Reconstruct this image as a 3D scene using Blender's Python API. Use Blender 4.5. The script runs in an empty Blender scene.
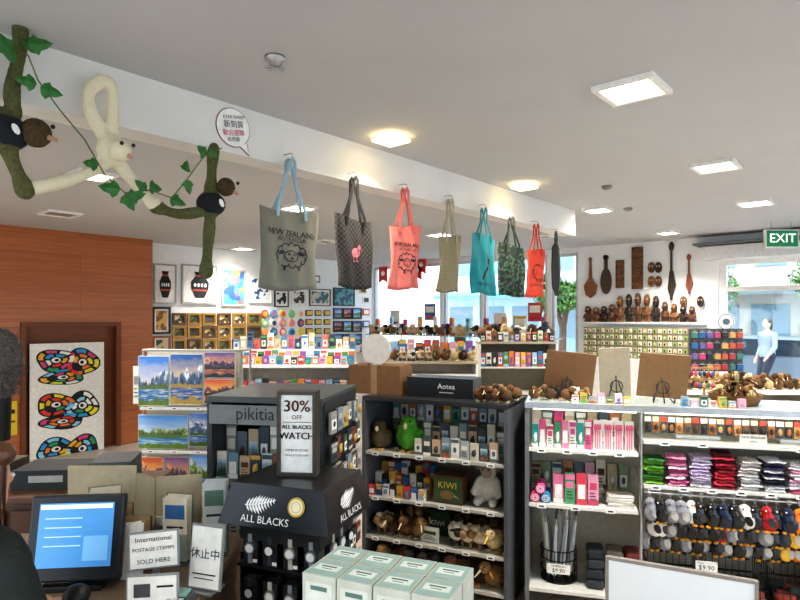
import bpy, math, random
from math import sin, cos, pi, radians
from mathutils import Vector, Matrix, Euler
random.seed(7)
A=radians(41); SA,CA=sin(A),cos(A); H=1.8; CEIL=2.95
SC=bpy.context.scene; COL=SC.collection
def cw(X,D): return (X*CA-D*SA, X*SA+D*CA)
# ---------------------------------------------------------------- materials
def lin(h):
    h=h.lstrip('#'); r=[int(h[i:i+2],16)/255 for i in (0,2,4)]
    return [c/12.92 if c<=.04045 else ((c+.055)/1.055)**2.4 for c in r]
MC={}
def mat(c,r=.6,m=0,n=.08,s=25,em=0,kind=None,c2=None,bump=0,cs=None):
    key=(c,r,m,n,s,em,kind,c2,bump,tuple(cs) if cs else None)
    if key in MC: return MC[key]
    M=bpy.data.materials.new('mat_'+(kind or 'paint')+'_'+c.strip('#')); M.use_nodes=True
    t=M.node_tree; N=t.nodes; L=t.links; N.clear()
    out=N.new('ShaderNodeOutputMaterial')
    if kind=='glass':
        a=N.new('ShaderNodeBsdfTransparent'); a.inputs[0].default_value=(*lin(c),1)
        b=N.new('ShaderNodeBsdfGlossy'); b.inputs['Roughness'].default_value=.03
        x=N.new('ShaderNodeMixShader'); x.inputs[0].default_value=r if r<.5 else .08
        L.new(a.outputs[0],x.inputs[1]); L.new(b.outputs[0],x.inputs[2]); L.new(x.outputs[0],out.inputs[0])
        MC[key]=M; return M
    bs=N.new('ShaderNodeBsdfPrincipled'); L.new(bs.outputs[0],out.inputs[0])
    bs.inputs['Roughness'].default_value=r; bs.inputs['Metallic'].default_value=m
    tc=N.new('ShaderNodeTexCoord')
    def noise(sc,coord='Object',det=3):
        q=N.new('ShaderNodeTexNoise'); q.inputs['Scale'].default_value=sc; q.inputs['Detail'].default_value=det
        L.new(tc.outputs[coord],q.inputs['Vector']); return q
    def ramp(stops,const=False):
        q=N.new('ShaderNodeValToRGB'); e=q.color_ramp.elements
        if const: q.color_ramp.interpolation='CONSTANT'
        while len(e)<len(stops): e.new(.5)
        for i,(p,cc) in enumerate(stops):
            e[i].position=p; e[i].color=(*cc,1)
        return q
    C=lin(c); C2=lin(c2) if c2 else [x*.6 for x in C]
    col=None
    if kind is None:
        q=noise(s); rp=ramp([(.3,[x*(1-n) for x in C]),(.7,[min(1,x*(1+n)) for x in C])])
        L.new(q.outputs[0],rp.inputs[0]); col=rp.outputs[0]; hgt=q.outputs[0]
    elif kind=='wood':
        mp=N.new('ShaderNodeMapping'); mp.inputs['Scale'].default_value=(1.2,1.2,22) ; L.new(tc.outputs['Object'],mp.inputs[0])
        q=N.new('ShaderNodeTexNoise'); q.inputs['Scale'].default_value=s/10; q.inputs['Detail'].default_value=5; q.inputs['Distortion'].default_value=.6
        L.new(mp.outputs[0],q.inputs['Vector']); rp=ramp([(.3,C),(.7,C2)]); L.new(q.outputs[0],rp.inputs[0]); col=rp.outputs[0]; hgt=q.outputs[0]
    elif kind=='planks':
        br=N.new('ShaderNodeTexBrick'); br.inputs['Scale'].default_value=1; br.offset=.37
        br.inputs['Brick Width'].default_value=5.2; br.inputs['Row Height'].default_value=.24; br.inputs['Mortar Size'].default_value=.0022
        br.inputs['Color1'].default_value=(*C,1); br.inputs['Color2'].default_value=(*C2,1); br.inputs['Mortar'].default_value=(*[x*.5 for x in C2],1)
        sp=N.new('ShaderNodeSeparateXYZ'); cb=N.new('ShaderNodeCombineXYZ'); L.new(tc.outputs['Object'],sp.inputs[0])
        L.new(sp.outputs[0],cb.inputs[0]); L.new(sp.outputs[2],cb.inputs[1]); L.new(cb.outputs[0],br.inputs['Vector'])
        mp=N.new('ShaderNodeMapping'); mp.inputs['Scale'].default_value=(.7,1,30); L.new(tc.outputs['Object'],mp.inputs[0])
        q=N.new('ShaderNodeTexNoise'); q.inputs['Scale'].default_value=2; q.inputs['Detail'].default_value=6; q.inputs['Distortion'].default_value=.8; L.new(mp.outputs[0],q.inputs['Vector'])
        rp=ramp([(.3,(.76,.76,.76)),(.7,(1.12,1.12,1.12))]); L.new(q.outputs[0],rp.inputs[0])
        mx=N.new('ShaderNodeMix'); mx.data_type='RGBA'; mx.blend_type='MULTIPLY'; mx.inputs[0].default_value=1
        L.new(br.outputs[0],mx.inputs[6]); L.new(rp.outputs[0],mx.inputs[7]); col=mx.outputs[2]; hgt=br.outputs[1]
    elif kind=='check':
        q=N.new('ShaderNodeTexChecker'); q.inputs['Scale'].default_value=s; q.inputs[1].default_value=(*C,1); q.inputs[2].default_value=(*C2,1)
        mp=N.new('ShaderNodeMapping'); mp.inputs['Scale'].default_value=(1,.001,1); mp.inputs['Location'].default_value=(0,.003,0); L.new(tc.outputs['Object'],mp.inputs[0])
        L.new(mp.outputs[0],q.inputs[0]); col=q.outputs[0]; hgt=q.outputs[1]
    elif kind=='tile':
        br=N.new('ShaderNodeTexBrick'); br.offset=0; br.inputs['Scale'].default_value=1
        br.inputs['Brick Width'].default_value=.6; br.inputs['Row Height'].default_value=.6; br.inputs['Mortar Size'].default_value=.006
        br.inputs['Color1'].default_value=(*C,1); br.inputs['Color2'].default_value=(*C2,1); br.inputs['Mortar'].default_value=(*[x*.5 for x in C],1)
        L.new(tc.outputs['Object'],br.inputs['Vector']); col=br.outputs[0]; hgt=br.outputs[1]
    elif kind=='spots':
        q=noise(s,det=1); rp=ramp([(0,C),(n if n!=.08 else .5,C2)],True); L.new(q.outputs[0],rp.inputs[0]); col=rp.outputs[0]; hgt=q.outputs[0]
    elif kind=='mosaic':
        q=N.new('ShaderNodeTexVoronoi'); q.inputs['Scale'].default_value=s; L.new(tc.outputs['Object'],q.inputs['Vector'])
        sp=N.new('ShaderNodeSeparateColor'); L.new(q.outputs['Color'],sp.inputs[0])
        k=len(cs); rp=ramp([(i/k,lin(x)) for i,x in enumerate(cs)],True); L.new(sp.outputs[0],rp.inputs[0]); col=rp.outputs[0]; hgt=q.outputs[0]
    elif kind=='land':
        sp=N.new('ShaderNodeSeparateXYZ'); L.new(tc.outputs['Generated'],sp.inputs[0])
        q=noise(3,'Generated',4); ma=N.new('ShaderNodeMath'); ma.operation='MULTIPLY_ADD'; ma.inputs[1].default_value=.55; ma.inputs[2].default_value=-.27
        L.new(q.outputs[0],ma.inputs[0]); ad=N.new('ShaderNodeMath'); L.new(ma.outputs[0],ad.inputs[0]); L.new(sp.outputs[2],ad.inputs[1])
        k=len(cs); rp=ramp([((i+.3)/k,lin(x)) for i,x in enumerate(cs)]); L.new(ad.outputs[0],rp.inputs[0]); col=rp.outputs[0]; hgt=q.outputs[0]
    elif kind=='photo':
        # cs: sky top, sky low, rock dark, rock light, snow, water, foreground ; s = seed
        def mth(op,a,b=None,c_=None):
            q=N.new('ShaderNodeMath'); q.operation=op
            for i,v in enumerate((a,b,c_)):
                if v is None: continue
                if isinstance(v,(int,float)): q.inputs[i].default_value=v
                else: L.new(v,q.inputs[i])
            return q.outputs[0]
        def nz(sx,sz,det,off=0):
            mp=N.new('ShaderNodeMapping'); mp.inputs['Scale'].default_value=(sx,0.001,sz); mp.inputs['Location'].default_value=(s*3.7+off,s*1.3,s*.7)
            L.new(tc.outputs['Generated'],mp.inputs[0]); q=N.new('ShaderNodeTexNoise'); q.inputs['Scale'].default_value=1; q.inputs['Detail'].default_value=det; q.inputs['Roughness'].default_value=.6; L.new(mp.outputs[0],q.inputs['Vector']); return q.outputs[0]
        def mixc(f,a,b):
            q=N.new('ShaderNodeMix'); q.data_type='RGBA'; L.new(f,q.inputs[0]); L.new(a,q.inputs[6]); L.new(b,q.inputs[7]); return q.outputs[2]
        sp=N.new('ShaderNodeSeparateXYZ'); L.new(tc.outputs['Generated'],sp.inputs[0]); v=sp.outputs[2]; K_=[lin(x) for x in cs]
        sky=ramp([(.35,K_[1]),(.95,K_[0])]); L.new(mth('ADD',v,mth('MULTIPLY_ADD',nz(2,7,6,5),.5,-.25)),sky.inputs[0])
        h1=mth('MULTIPLY_ADD',nz(3,.001,8),1.3,.02); mt=mth('MULTIPLY',mth('SUBTRACT',h1,v),40); 
        rock=ramp([(.3,K_[2]),(.5,K_[3]),(.62,K_[4])]); L.new(mth('ADD',nz(9,6,8,9),mth('MULTIPLY_ADD',v,.7,-.42)),rock.inputs[0])
        cl=lambda x: mth('MINIMUM',mth('MAXIMUM',x,0),1)
        c0=mixc(cl(mt),sky.outputs[0],rock.outputs[0])
        h2=mth('MULTIPLY_ADD',nz(5,.001,8,20),.25,.3); hill=ramp([(.3,[x*.5 for x in K_[6]]),(.7,K_[6])]); L.new(nz(20,20,6,3),hill.inputs[0])
        c1=mixc(cl(mth('MULTIPLY',mth('SUBTRACT',h2,v),60)),c0,hill.outputs[0])
        wt=ramp([(.35,[x*.55 for x in K_[5]]),(.5,K_[5]),(.68,K_[1])]); L.new(nz(3,45,5,7),wt.inputs[0])
        c2_=mixc(cl(mth('MULTIPLY',mth('SUBTRACT',.34,v),90)),c1,wt.outputs[0])
        h3=mth('MULTIPLY_ADD',nz(4,.001,8,31),.4,-.06)
        col=mixc(cl(mth('MULTIPLY',mth('SUBTRACT',h3,v),50)),c2_,hill.outputs[0]); hgt=h1
    L.new(col,bs.inputs['Base Color'])
    if em:
        L.new(col,bs.inputs['Emission Color']); bs.inputs['Emission Strength'].default_value=em
    if bump:
        b=N.new('ShaderNodeBump'); b.inputs['Strength'].default_value=bump; b.inputs['Distance'].default_value=.01
        L.new(hgt,b.inputs['Height']); L.new(b.outputs[0],bs.inputs['Normal'])
    MC[key]=M; return M
WHITE=mat('#eceae6',.6); BLACK=mat('#141414',.45); DARK=mat('#2b2c2e',.5); STEEL=mat('#b5b8ba',.3,m=.9); GREY=mat('#8d9092',.5)
CREAM=mat('#d9cdb0',.6); GLASS=mat('#eef4f8',.06,kind='glass'); KRAFT=mat('#a17a50',.7)
# ---------------------------------------------------------------- geometry
TXT={}
def textgeo(t):
    if t in TXT: return TXT[t]
    cu=bpy.data.curves.new('t','FONT'); cu.body=t; cu.align_x='CENTER'; cu.align_y='CENTER'; cu.size=1; cu.resolution_u=2
    o=bpy.data.objects.new('t',cu); COL.objects.link(o); dg=bpy.context.evaluated_depsgraph_get()
    me=bpy.data.meshes.new_from_object(o.evaluated_get(dg))
    r=([tuple(v.co) for v in me.vertices],[tuple(p.vertices) for p in me.polygons])
    bpy.data.objects.remove(o); bpy.data.meshes.remove(me); bpy.data.curves.remove(cu); TXT[t]=r; return r
def ell(cx,cz,rx,rz,n=20,rot=0,a0=0,a1=2*pi):
    o=[]; full=abs(a1-a0-2*pi)<1e-6
    for i in range(n):
        a=a0+(a1-a0)*i/(n if full else n-1); x=rx*cos(a); z=rz*sin(a)
        o.append((cx+x*cos(rot)-z*sin(rot),cz+x*sin(rot)+z*cos(rot)))
    return o
class G:
    def __init__(s): s.v=[];s.f=[];s.mi=[];s.sm=[];s.mats=[]; s.T=None
    def add(s,vs,fs,m,sm=False,T=None):
        if T is not None: vs=[T@Vector(v) for v in vs]
        if s.T is not None: vs=[s.T@Vector(v) for v in vs]
        o=len(s.v); s.v+=[tuple(v) for v in vs]
        if m not in s.mats: s.mats.append(m)
        k=s.mats.index(m)
        for f in fs: s.f.append(tuple(i+o for i in f)); s.mi.append(k); s.sm.append(sm)
        return s
    def box(s,c,d,m,r=None):
        x,y,z=[q/2 for q in d]
        vs=[(-x,-y,-z),(x,-y,-z),(x,y,-z),(-x,y,-z),(-x,-y,z),(x,-y,z),(x,y,z),(-x,y,z)]
        T=Matrix.Translation(c)
        if r: T=T@Euler(r).to_matrix().to_4x4()
        return s.add(vs,[(3,2,1,0),(4,5,6,7),(0,1,5,4),(1,2,6,5),(2,3,7,6),(3,0,4,7)],m,False,T)
    def cyl(s,p0,p1,r0,m,r1=None,n=12,sm=True):
        r1=r0 if r1 is None else r1; p0=Vector(p0);p1=Vector(p1); d=p1-p0
        q=d.to_track_quat('Z','Y').to_matrix(); vs=[]
        for p,r in ((p0,r0),(p1,r1)):
            for i in range(n):
                a=2*pi*i/n; vs.append(p+q@Vector((r*cos(a),r*sin(a),0)))
        s.add(vs,[(i,(i+1)%n,n+(i+1)%n,n+i) for i in range(n)],m,sm)
        return s.add(vs,[tuple(range(n-1,-1,-1)),tuple(range(n,2*n))],m,False)
    def sph(s,c,r,m,seg=14,ring=9,rot=None):
        if not hasattr(r,'__len__'): r=(r,r,r)
        vs=[(0,0,r[2])]
        for j in range(1,ring):
            b=pi*j/ring
            for i in range(seg):
                a=2*pi*i/seg; vs.append((r[0]*sin(b)*cos(a),r[1]*sin(b)*sin(a),r[2]*cos(b)))
        vs.append((0,0,-r[2])); fs=[]
        for i in range(seg): fs.append((0,1+i,1+(i+1)%seg))
        for j in range(ring-2):
            for i in range(seg):
                a=1+j*seg+i;b=1+j*seg+(i+1)%seg; fs.append((a,a+seg,b+seg,b))
        l=len(vs)-1; o=1+(ring-2)*seg
        for i in range(seg): fs.append((o+(i+1)%seg,o+i,l))
        T=Matrix.Translation(c)
        if rot: T=T@Euler(rot).to_matrix().to_4x4()
        return s.add(vs,fs,m,True,T)
    def tube(s,pts,rad,m,n=8,closed=False):
        pts=[Vector(p) for p in pts]; k=len(pts); rr=rad if hasattr(rad,'__len__') else [rad]*k; vs=[]
        for j,p in enumerate(pts):
            d=(pts[min(j+1,k-1)]-pts[max(j-1,0)]) if not closed else (pts[(j+1)%k]-pts[j-1])
            if d.length<1e-9: d=Vector((0,0,1))
            q=d.to_track_quat('Z','Y').to_matrix()
            if j==0: ref=q@Vector((1,0,0))
            d.normalize(); ref=(ref-d*ref.dot(d)); 
            if ref.length<1e-6: ref=q@Vector((1,0,0))
            ref.normalize(); b=d.cross(ref)
            for i in range(n):
                a=2*pi*i/n; vs.append(p+(ref*cos(a)+b*sin(a))*rr[j])
        fs=[]
        for j in range(k if closed else k-1):
            for i in range(n):
                j2=(j+1)%k; fs.append((j*n+i,j*n+(i+1)%n,j2*n+(i+1)%n,j2*n+i))
        if not closed: fs+= [tuple(range(n-1,-1,-1)),tuple((k-1)*n+i for i in range(n))]
        return s.add(vs,fs,m,True)
    def limb(s,pts,rads,m,n=10):
        for i in range(len(pts)-1): s.cyl(pts[i],pts[i+1],rads[i],m,rads[i+1],n)
        for p,r in zip(pts,rads): s.sph(p,r*1.0,m,n,7)
        return s
    def poly(s,pts,y,m,th=.002,T=None):
        n=len(pts); vs=[(p[0],y,p[1]) for p in pts]+[(p[0],y+th,p[1]) for p in pts]
        return s.add(vs,[tuple(range(n)),tuple(range(2*n-1,n-1,-1))]+[(i,n+i,n+(i+1)%n,(i+1)%n) for i in range(n)],m,False,T)
    def ring(s,cx,cz,rx,rz,w,y,m,n=24,th=.002,a0=0,a1=2*pi):
        full=abs(a1-a0-2*pi)<1e-6; o=ell(cx,cz,rx,rz,n,0,a0,a1); i_=ell(cx,cz,rx-w,rz-w,n,0,a0,a1)
        vs=[(p[0],y,p[1]) for p in o]+[(p[0],y,p[1]) for p in i_]
        return s.add(vs,[(i,(i+1)%n,n+(i+1)%n,n+i) for i in range(n if full else n-1)],m)
    def text(s,t,size,c,m,T=None,sx=1):
        v,f=textgeo(t); M=Matrix.Translation(c)@(T or Matrix.Identity(4))@Matrix.Rotation(pi/2,4,'X')@Matrix.Diagonal((size*sx,size,size,1))
        return s.add(v,f,m,False,M)
    def lathe(s,prof,m,n=16,c=(0,0,0)):
        vs=[];k=len(prof)
        for r,z in prof:
            for i in range(n): vs.append((c[0]+r*cos(2*pi*i/n),c[1]+r*sin(2*pi*i/n),c[2]+z))
        fs=[(j*n+i,j*n+(i+1)%n,(j+1)*n+(i+1)%n,(j+1)*n+i) for j in range(k-1) for i in range(n)]
        return s.add(vs,fs,m,True)
    def mesh(s,name='mesh'):
        me=bpy.data.meshes.new(name); me.from_pydata(s.v,[],s.f)
        for m in s.mats: me.materials.append(m)
        me.polygons.foreach_set('material_index',s.mi); me.polygons.foreach_set('use_smooth',s.sm); me.update(); return me
def O(g,name,loc=(0,0,0),rz=0,parent=None,label=None,cat=None,group=None,kind=None,bev=0,rot=None):
    me=g.mesh(name) if isinstance(g,G) else g
    o=bpy.data.objects.new(name,me); COL.objects.link(o); o.location=loc; o.rotation_euler=rot if rot else (0,0,rz)
    if parent: o.parent=parent
    if label: o['label']=label
    if cat: o['category']=cat
    if group: o['group']=group
    if kind: o['kind']=kind
    if bev:
        b=o.modifiers.new('Bevel','BEVEL'); b.width=bev; b.segments=2; b.limit_method='ANGLE'
    return o
def E(name,label,cat,loc,rz=0,group=None,rot=None): return O(None,name,loc,rz,None,label,cat,group,rot=rot)
def remesh(g,vox,m,name='soft',smooth=6,disp=0):
    o=bpy.data.objects.new('tmp',g.mesh('tmp')); COL.objects.link(o)
    r=o.modifiers.new('r','REMESH'); r.mode='VOXEL'; r.voxel_size=vox; r.use_smooth_shade=True
    q=o.modifiers.new('s','SMOOTH'); q.iterations=smooth; q.factor=.5
    if disp:
        tx=bpy.data.textures.new('n','CLOUDS'); tx.noise_scale=.012; d=o.modifiers.new('d','DISPLACE'); d.texture=tx; d.strength=disp
    dg=bpy.context.evaluated_depsgraph_get(); me=bpy.data.meshes.new_from_object(o.evaluated_get(dg)); me.name=name
    bpy.data.objects.remove(o); me.materials.clear(); me.materials.append(m)
    me.polygons.foreach_set('material_index',[0]*len(me.polygons)); me.polygons.foreach_set('use_smooth',[True]*len(me.polygons)); return me
class Fr:
    def __init__(s,o,rz): s.o=o; s.rz=rz; s.c=cos(rz); s.s=sin(rz)
    def w(s,x,y,z): return (s.o[0]+x*s.c-y*s.s, s.o[1]+x*s.s+y*s.c, z)
    def hit(s,px,py,yl=0):
        k=(px-400)/600; d=(k*CA-SA,k*SA+CA)
        ol=(-s.o[0]*s.c-s.o[1]*s.s, s.o[0]*s.s-s.o[1]*s.c); dl=(d[0]*s.c+d[1]*s.s,-d[0]*s.s+d[1]*s.c)
        D=(yl-ol[1])/dl[1]; return ol[0]+D*dl[0], H-(py-318)/600*D
    def rect(s,x0,y0,x1,y1,yl=0):
        a=s.hit(x0,y0,yl)[0]; b=s.hit(x1,y0,yl)[0]; m=(x0+x1)/2; z0=s.hit(m,y0,yl)[1]; z1=s.hit(m,y1,yl)[1]
        return (a+b)/2,(z0+z1)/2,b-a,z0-z1
R90=pi/2
LW=Fr((-8.85,0),R90); WW=Fr((-8.55,0),R90); BW=Fr((0,9.27),0); BM=Fr((-2.8,0),R90)
# ---------------------------------------------------------------- room shell
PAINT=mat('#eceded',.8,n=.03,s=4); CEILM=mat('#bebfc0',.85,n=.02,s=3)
X0,X1,Y0,Y1=-8.85,3.2,-3.0,9.27
O(G().box(((X0+X1)/2,(Y0+Y1)/2,-.05),(X1-X0+.4,Y1-Y0+.4,.1),mat('#b4a99c',.35,kind='tile',c2='#aca092')),'floor',kind='structure')
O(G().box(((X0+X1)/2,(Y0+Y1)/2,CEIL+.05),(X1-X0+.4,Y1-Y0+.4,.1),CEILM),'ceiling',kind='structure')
O(G().box((X0-.05,(Y0+Y1)/2,CEIL/2),(.1,Y1-Y0+.2,CEIL),PAINT),'wall_left',kind='structure')
FRM=mat('#c9cdcf',.4,m=.3)
def window(n,loc,w,h,rz=0,mull=0):
    g=G()
    for sx in (-1,1): g.box((sx*(w/2-.025),0,0),(.05,.08,h),FRM)
    for sz in (-1,1): g.box((0,0,sz*(h/2-.025)),(w-.1,.08,.05),FRM)
    for i in range(mull): g.box((-w/2+w*(i+1)/(mull+1),0,0),(.05,.07,h-.1),FRM)
    g.box((0,0,0),(w-.1,.01,h-.1),GLASS)
    O(g,'window_%d'%n,loc,rz,kind='structure')
g=G(); ya,yb=-1.5,8.3
g.box((X1+.05,(Y0+ya)/2,CEIL/2),(.1,ya-Y0,CEIL),PAINT).box((X1+.05,(yb+Y1)/2,CEIL/2),(.1,Y1-yb,CEIL),PAINT).box((X1+.05,(ya+yb)/2,.2),(.1,yb-ya,.4),PAINT).box((X1+.05,(ya+yb)/2,2.8),(.1,yb-ya,.3),PAINT)
O(g,'wall_right',kind='structure'); window(5,(X1+.05,(ya+yb)/2,1.525),yb-ya,2.25,R90,5)  # unseen glazing, added to bring cool daylight in from the right
g=G(); xa,xb=-6.5,2.4
g.box(((X0+xa)/2,Y0-.05,CEIL/2),(xa-X0,.1,CEIL),PAINT).box(((xb+X1)/2,Y0-.05,CEIL/2),(X1-xb,.1,CEIL),PAINT).box(((xa+xb)/2,Y0-.05,.25),(xb-xa,.1,.5),PAINT).box(((xa+xb)/2,Y0-.05,2.8),(xb-xa,.1,.3),PAINT)
O(g,'wall_front',kind='structure'); window(6,((xa+xb)/2,Y0-.05,1.575),xb-xa,2.15,0,5)  # invented window behind the camera, lets sky light fill the room
wins=[(373,441),(443,481),(483,547),(551,578)]
edges=[]
for a,b in wins: edges.append((BW.hit(a,300)[0],BW.hit(b,300)[0]))
dx0=BW.hit(718,300)[0]; dx1=X1-.3
g=G(); ops=edges+[(dx0,dx1)]; cur=X0
WZ0,WZ1=1.02,2.87
for i,(a,b) in enumerate(ops):
    z0,z1=(WZ0,WZ1) if i<4 else (0,2.6)
    if a-cur>.001: g.box(((a+cur)/2,Y1+.07,CEIL/2),(a-cur,.14,CEIL),PAINT)
    if z0>0: g.box(((a+b)/2,Y1+.07,z0/2),(b-a,.14,z0),PAINT)
    g.box(((a+b)/2,Y1+.07,(z1+CEIL)/2),(b-a,.14,CEIL-z1),PAINT)
    cur=b
g.box(((cur+X1)/2,Y1+.07,CEIL/2),(X1-cur,.14,CEIL),PAINT)
O(g,'wall_back',kind='structure')
for i,(a,b) in enumerate(edges): window(i+1,((a+b)/2,Y1+.07,(WZ0+WZ1)/2),b-a,WZ1-WZ0)
g=G(); W=dx1-dx0
n=4
for i in range(n+1): g.box((dx0+W*i/n+(.05 if i==0 else -.05 if i==n else 0),Y1+.07,1.3),(.1,.08,2.6),WHITE)
for z in (.06,2.2,2.57): g.box(((dx0+dx1)/2,Y1+.07,z),(W,.07,.06),WHITE)
g.box(((dx0+dx1)/2,Y1+.07,1.29),(W-.05,.01,2.5),GLASS)
for i in range(4): g.cyl((dx0+W*(i+.1 if i%2 else i+.9)/n,Y1-.0,.9),(dx0+W*(i+.1 if i%2 else i+.9)/n,Y1-.0,1.35),.015,STEEL)
O(g,'door_1',kind='structure')
O(G().box(((dx0+dx1)/2,Y1-.1,2.7),(W+.3,.2,.18),mat('#dcdddd',.6)).box(((dx0+dx1)/2,Y1-.16,2.82),(W+.5,.32,.03),mat('#6a6d70',.6)),'trim_1',kind='structure')
O(G().box((X0+.01,(Y0+Y1)/2,.06),(.02,Y1-Y0,.12),WHITE),'baseboard_left',kind='structure')
wy1=4.28
g=G(); WOOD=mat('#ba7040',.3,kind='planks',c2='#aa6438')
dr=WW.rect(20,322,120,600,0); da,db=dr[0]-dr[2]/2,dr[0]+dr[2]/2; dz=dr[1]+dr[3]/2
L0=Y0
g.box(((L0+da)/2,.15,CEIL/2),(da-L0,.3,CEIL),WOOD); g.box(((db+wy1)/2,.15,CEIL/2),(wy1-db,.3,CEIL),WOOD); g.box(((da+db)/2,.15,(dz+CEIL)/2),(db-da,.3,CEIL-dz),WOOD)
O(g,'wall_wood',WW.w(0,0,0),R90,kind='structure')
DW=mat('#8a4f2e',.5,kind='wood',c2='#774426')
O(G().box(((da+db)/2,.11,dz/2),(db-da,.04,dz),DW),'door_2',WW.w(0,0,0),R90,kind='structure')
g=G()
for sx,x in ((1,da),(-1,db)): g.box((x+sx*.03,-.01,dz/2),(.06,.05,dz),mat('#754326',.5))
g.box(((da+db)/2,-.01,dz-.03),(db-da-.12,.05,.06),mat('#754326',.5))
O(g,'trim_2',WW.w(0,0,0),R90,kind='structure')
BZ=2.687
O(G().box((-2.88,(Y0+6.08)/2,(BZ+CEIL)/2),(.16,6.08-Y0,CEIL-BZ),mat('#e2e0dc',.75,n=.03,s=4)),'ceiling_beam',kind='structure')
# ---------------------------------------------------------------- outside
O(G().box((-3,8,-.16),(60,60,.1),mat('#a8a9aa',.9,n=.1,s=2)),'ground_outside',kind='structure')
def building(x,y,w,h,c,awn,lab):
    e=E('building',lab,'building',(x,y,-.11))
    O(G().box((0,2,h/2),(w,4,h),mat(c,.8)),'facade',parent=e)
    O(G().box((0,-.5,2.9),(w*.96,1,.12),mat(awn,.6),r=(radians(12),0,0)),'awning',parent=e)
    g=G()
    for i in range(int(w/1.6)):
        g.box((-w/2+1+i*1.6,-.02,1.4),(1.2,.04,2.0),mat('#7f9aa6',.2)); g.box((-w/2+1+i*1.6,-.02,4.4),(1.0,.04,1.2),mat('#7f9aa6',.2))
    O(g,'shopfront',parent=e)
building(-12,22,9,7,'#c8dce6','#6ab0bc','pale blue shopfront building with a teal awning')
building(-3.2,25,7,6.5,'#c8c4b8','#7f8a8e','cream street building with a grey awning')
building(4.5,25.5,8,6.5,'#9aaab6','#a5453a','grey-blue street building with a red awning')
def tree(x,y,h,r):
    e=E('street_tree','leafy green street tree outside the shop','tree',(x,y,-.11))
    O(G().limb([(0,0,0),(.05,0,h*.5),(.3*r,.1,h*.75)],[.12,.09,.05],mat('#5c4a3a',.9)).limb([(.05,0,h*.45),(-.4*r,0,h*.8)],[.07,.04],mat('#5c4a3a',.9)),'trunk',parent=e)
    g=G(); ms=[mat('#3f6a2c',.7),mat('#5f8f3c',.7),mat('#2f4f26',.7)]; rn=random.Random(int(x*10))
    cl=[(rn.uniform(-1,1)*r*.7,rn.uniform(-1,1)*r*.7,h*.78+rn.uniform(-.6,.6)*r,rn.uniform(.35,.6)*r) for _ in range(14)]
    for i in range(2600):
        c=cl[i%14]; d=Vector((rn.gauss(0,1),rn.gauss(0,1),rn.gauss(0,1))).normalized()*c[3]*rn.uniform(.55,1); p=Vector(c[:3])+d
        u=Vector((rn.gauss(0,1),rn.gauss(0,1),rn.gauss(0,1))).normalized(); v=u.cross(d).normalized(); s=rn.uniform(.05,.1)
        g.add([p-u*s,p+v*s*.5,p+u*s,p-v*s*.5],[(0,1,2,3)],ms[i%3])
    o=O(g,'foliage',parent=e); o['kind']='stuff'
tree(-5.4,20.5,3.9,1.1); tree(-7.3,15,3.4,.7); tree(2.6,18,4.0,1.4); tree(-1.9,21.5,4.2,1.1)
e=E('car','grey parked hatchback on the street','car',(-2.6,18.0,-.11))
CM=mat('#6f7c88',.3,m=.3)
g=G().poly([(-2,.3),(2,.3),(2.05,.75),(1.7,.9),(1.1,.95),(.6,1.42),(-1.0,1.45),(-1.7,.98),(-2.05,.85)],-.8,CM,1.6); O(g,'car_body',parent=e,bev=.05)
g=G().poly([(.95,.98),(.52,1.36),(-.95,1.38),(-1.5,.98)],-.82,mat('#26303a',.1),.02); O(g,'car_window',parent=e)
for x_ in (-1.25,1.25): O(G().cyl((x_,-.84,.32),(x_,-.6,.32),.32,BLACK,n=20).cyl((x_,-.86,.32),(x_,-.84,.32),.19,STEEL,n=16),'wheel',parent=e); O(G().cyl((x_,.6,.32),(x_,.84,.32),.32,BLACK,n=20),'wheel',parent=e)
# ---------------------------------------------------------------- ceiling lamps
def lamp(px,py,sz=.27,on=1,warm=0,real=None):
    if real: x,y=real
    else:
        D=690/(318-py); x,y=cw((px-400)/600*D,D)
    e=E('recessed_downlight','square white recessed ceiling downlight'+(' glowing warm' if warm else ' switched on' if on else ' with a dim lens'),'ceiling light',(x,y,CEIL),0,'square ceiling downlights')
    g=G(); t=.03
    if warm:
        for sx in (-1,1):
            for sy in (-1,1): g.cyl((sx*(sz/2-.03),sy*(sz/2-.03),-.025),(sx*(sz/2-.03),sy*(sz/2-.03),0),.004,STEEL,n=6)
    else:
        for sx in (-1,1): g.box((sx*(sz/2-t/2),0,-.012),(t,sz,.024),WHITE); g.box((0,sx*(sz/2-t/2),-.012),(sz-2*t,t,.024),WHITE)
    O(g,'lamp_frame',parent=e)
    em=mat('#ffdf9e' if warm else '#fff4e2',.5,em=5 if warm else 9 if on else .5,n=0)
    if not on: em=mat('#8b8576',.5,n=.1)
    if warm: O(G().box((0,0,-.03),(sz-.02,sz-.02,.014),em),'lamp_lens',parent=e)
    else: O(G().box((0,0,-.006),(sz-2*t,sz-2*t,.008),em),'lamp_lens',parent=e)
    if on:
        l=bpy.data.lights.new('downlight','AREA'); l.shape='SQUARE'; l.size=sz-.06; l.energy=18 if not warm else 4; l.color=(1,.88,.72) if warm else (1,.955,.89); l.spread=radians(120)
        lo=bpy.data.objects.new('lamp_light',l); COL.objects.link(lo); lo.parent=e; lo.location=(0,0,-.05 if warm else -.035)
lamp(632,88,.3); lamp(391,136,.19,1,1); lamp(524,184,.19,1,1); lamp(716,165,.3); lamp(598,209,.26); lamp(755,202,.3)
lamp(60,213,.35,0); lamp(298,207,.3); lamp(243,248,.3); lamp(440,234,.3); lamp(325,241,.28,0); lamp(668,232,.25); lamp(545,236,.25,0)
for r in ((-1,-1),(1.6,-1.2),(-4.5,-1),(1.8,2),(-6.5,.5),(-5,2),(.8,4.5)): lamp(0,0,.3,real=r)  # extra downlights added across the shop, mostly out of view, for bounce light
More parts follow.
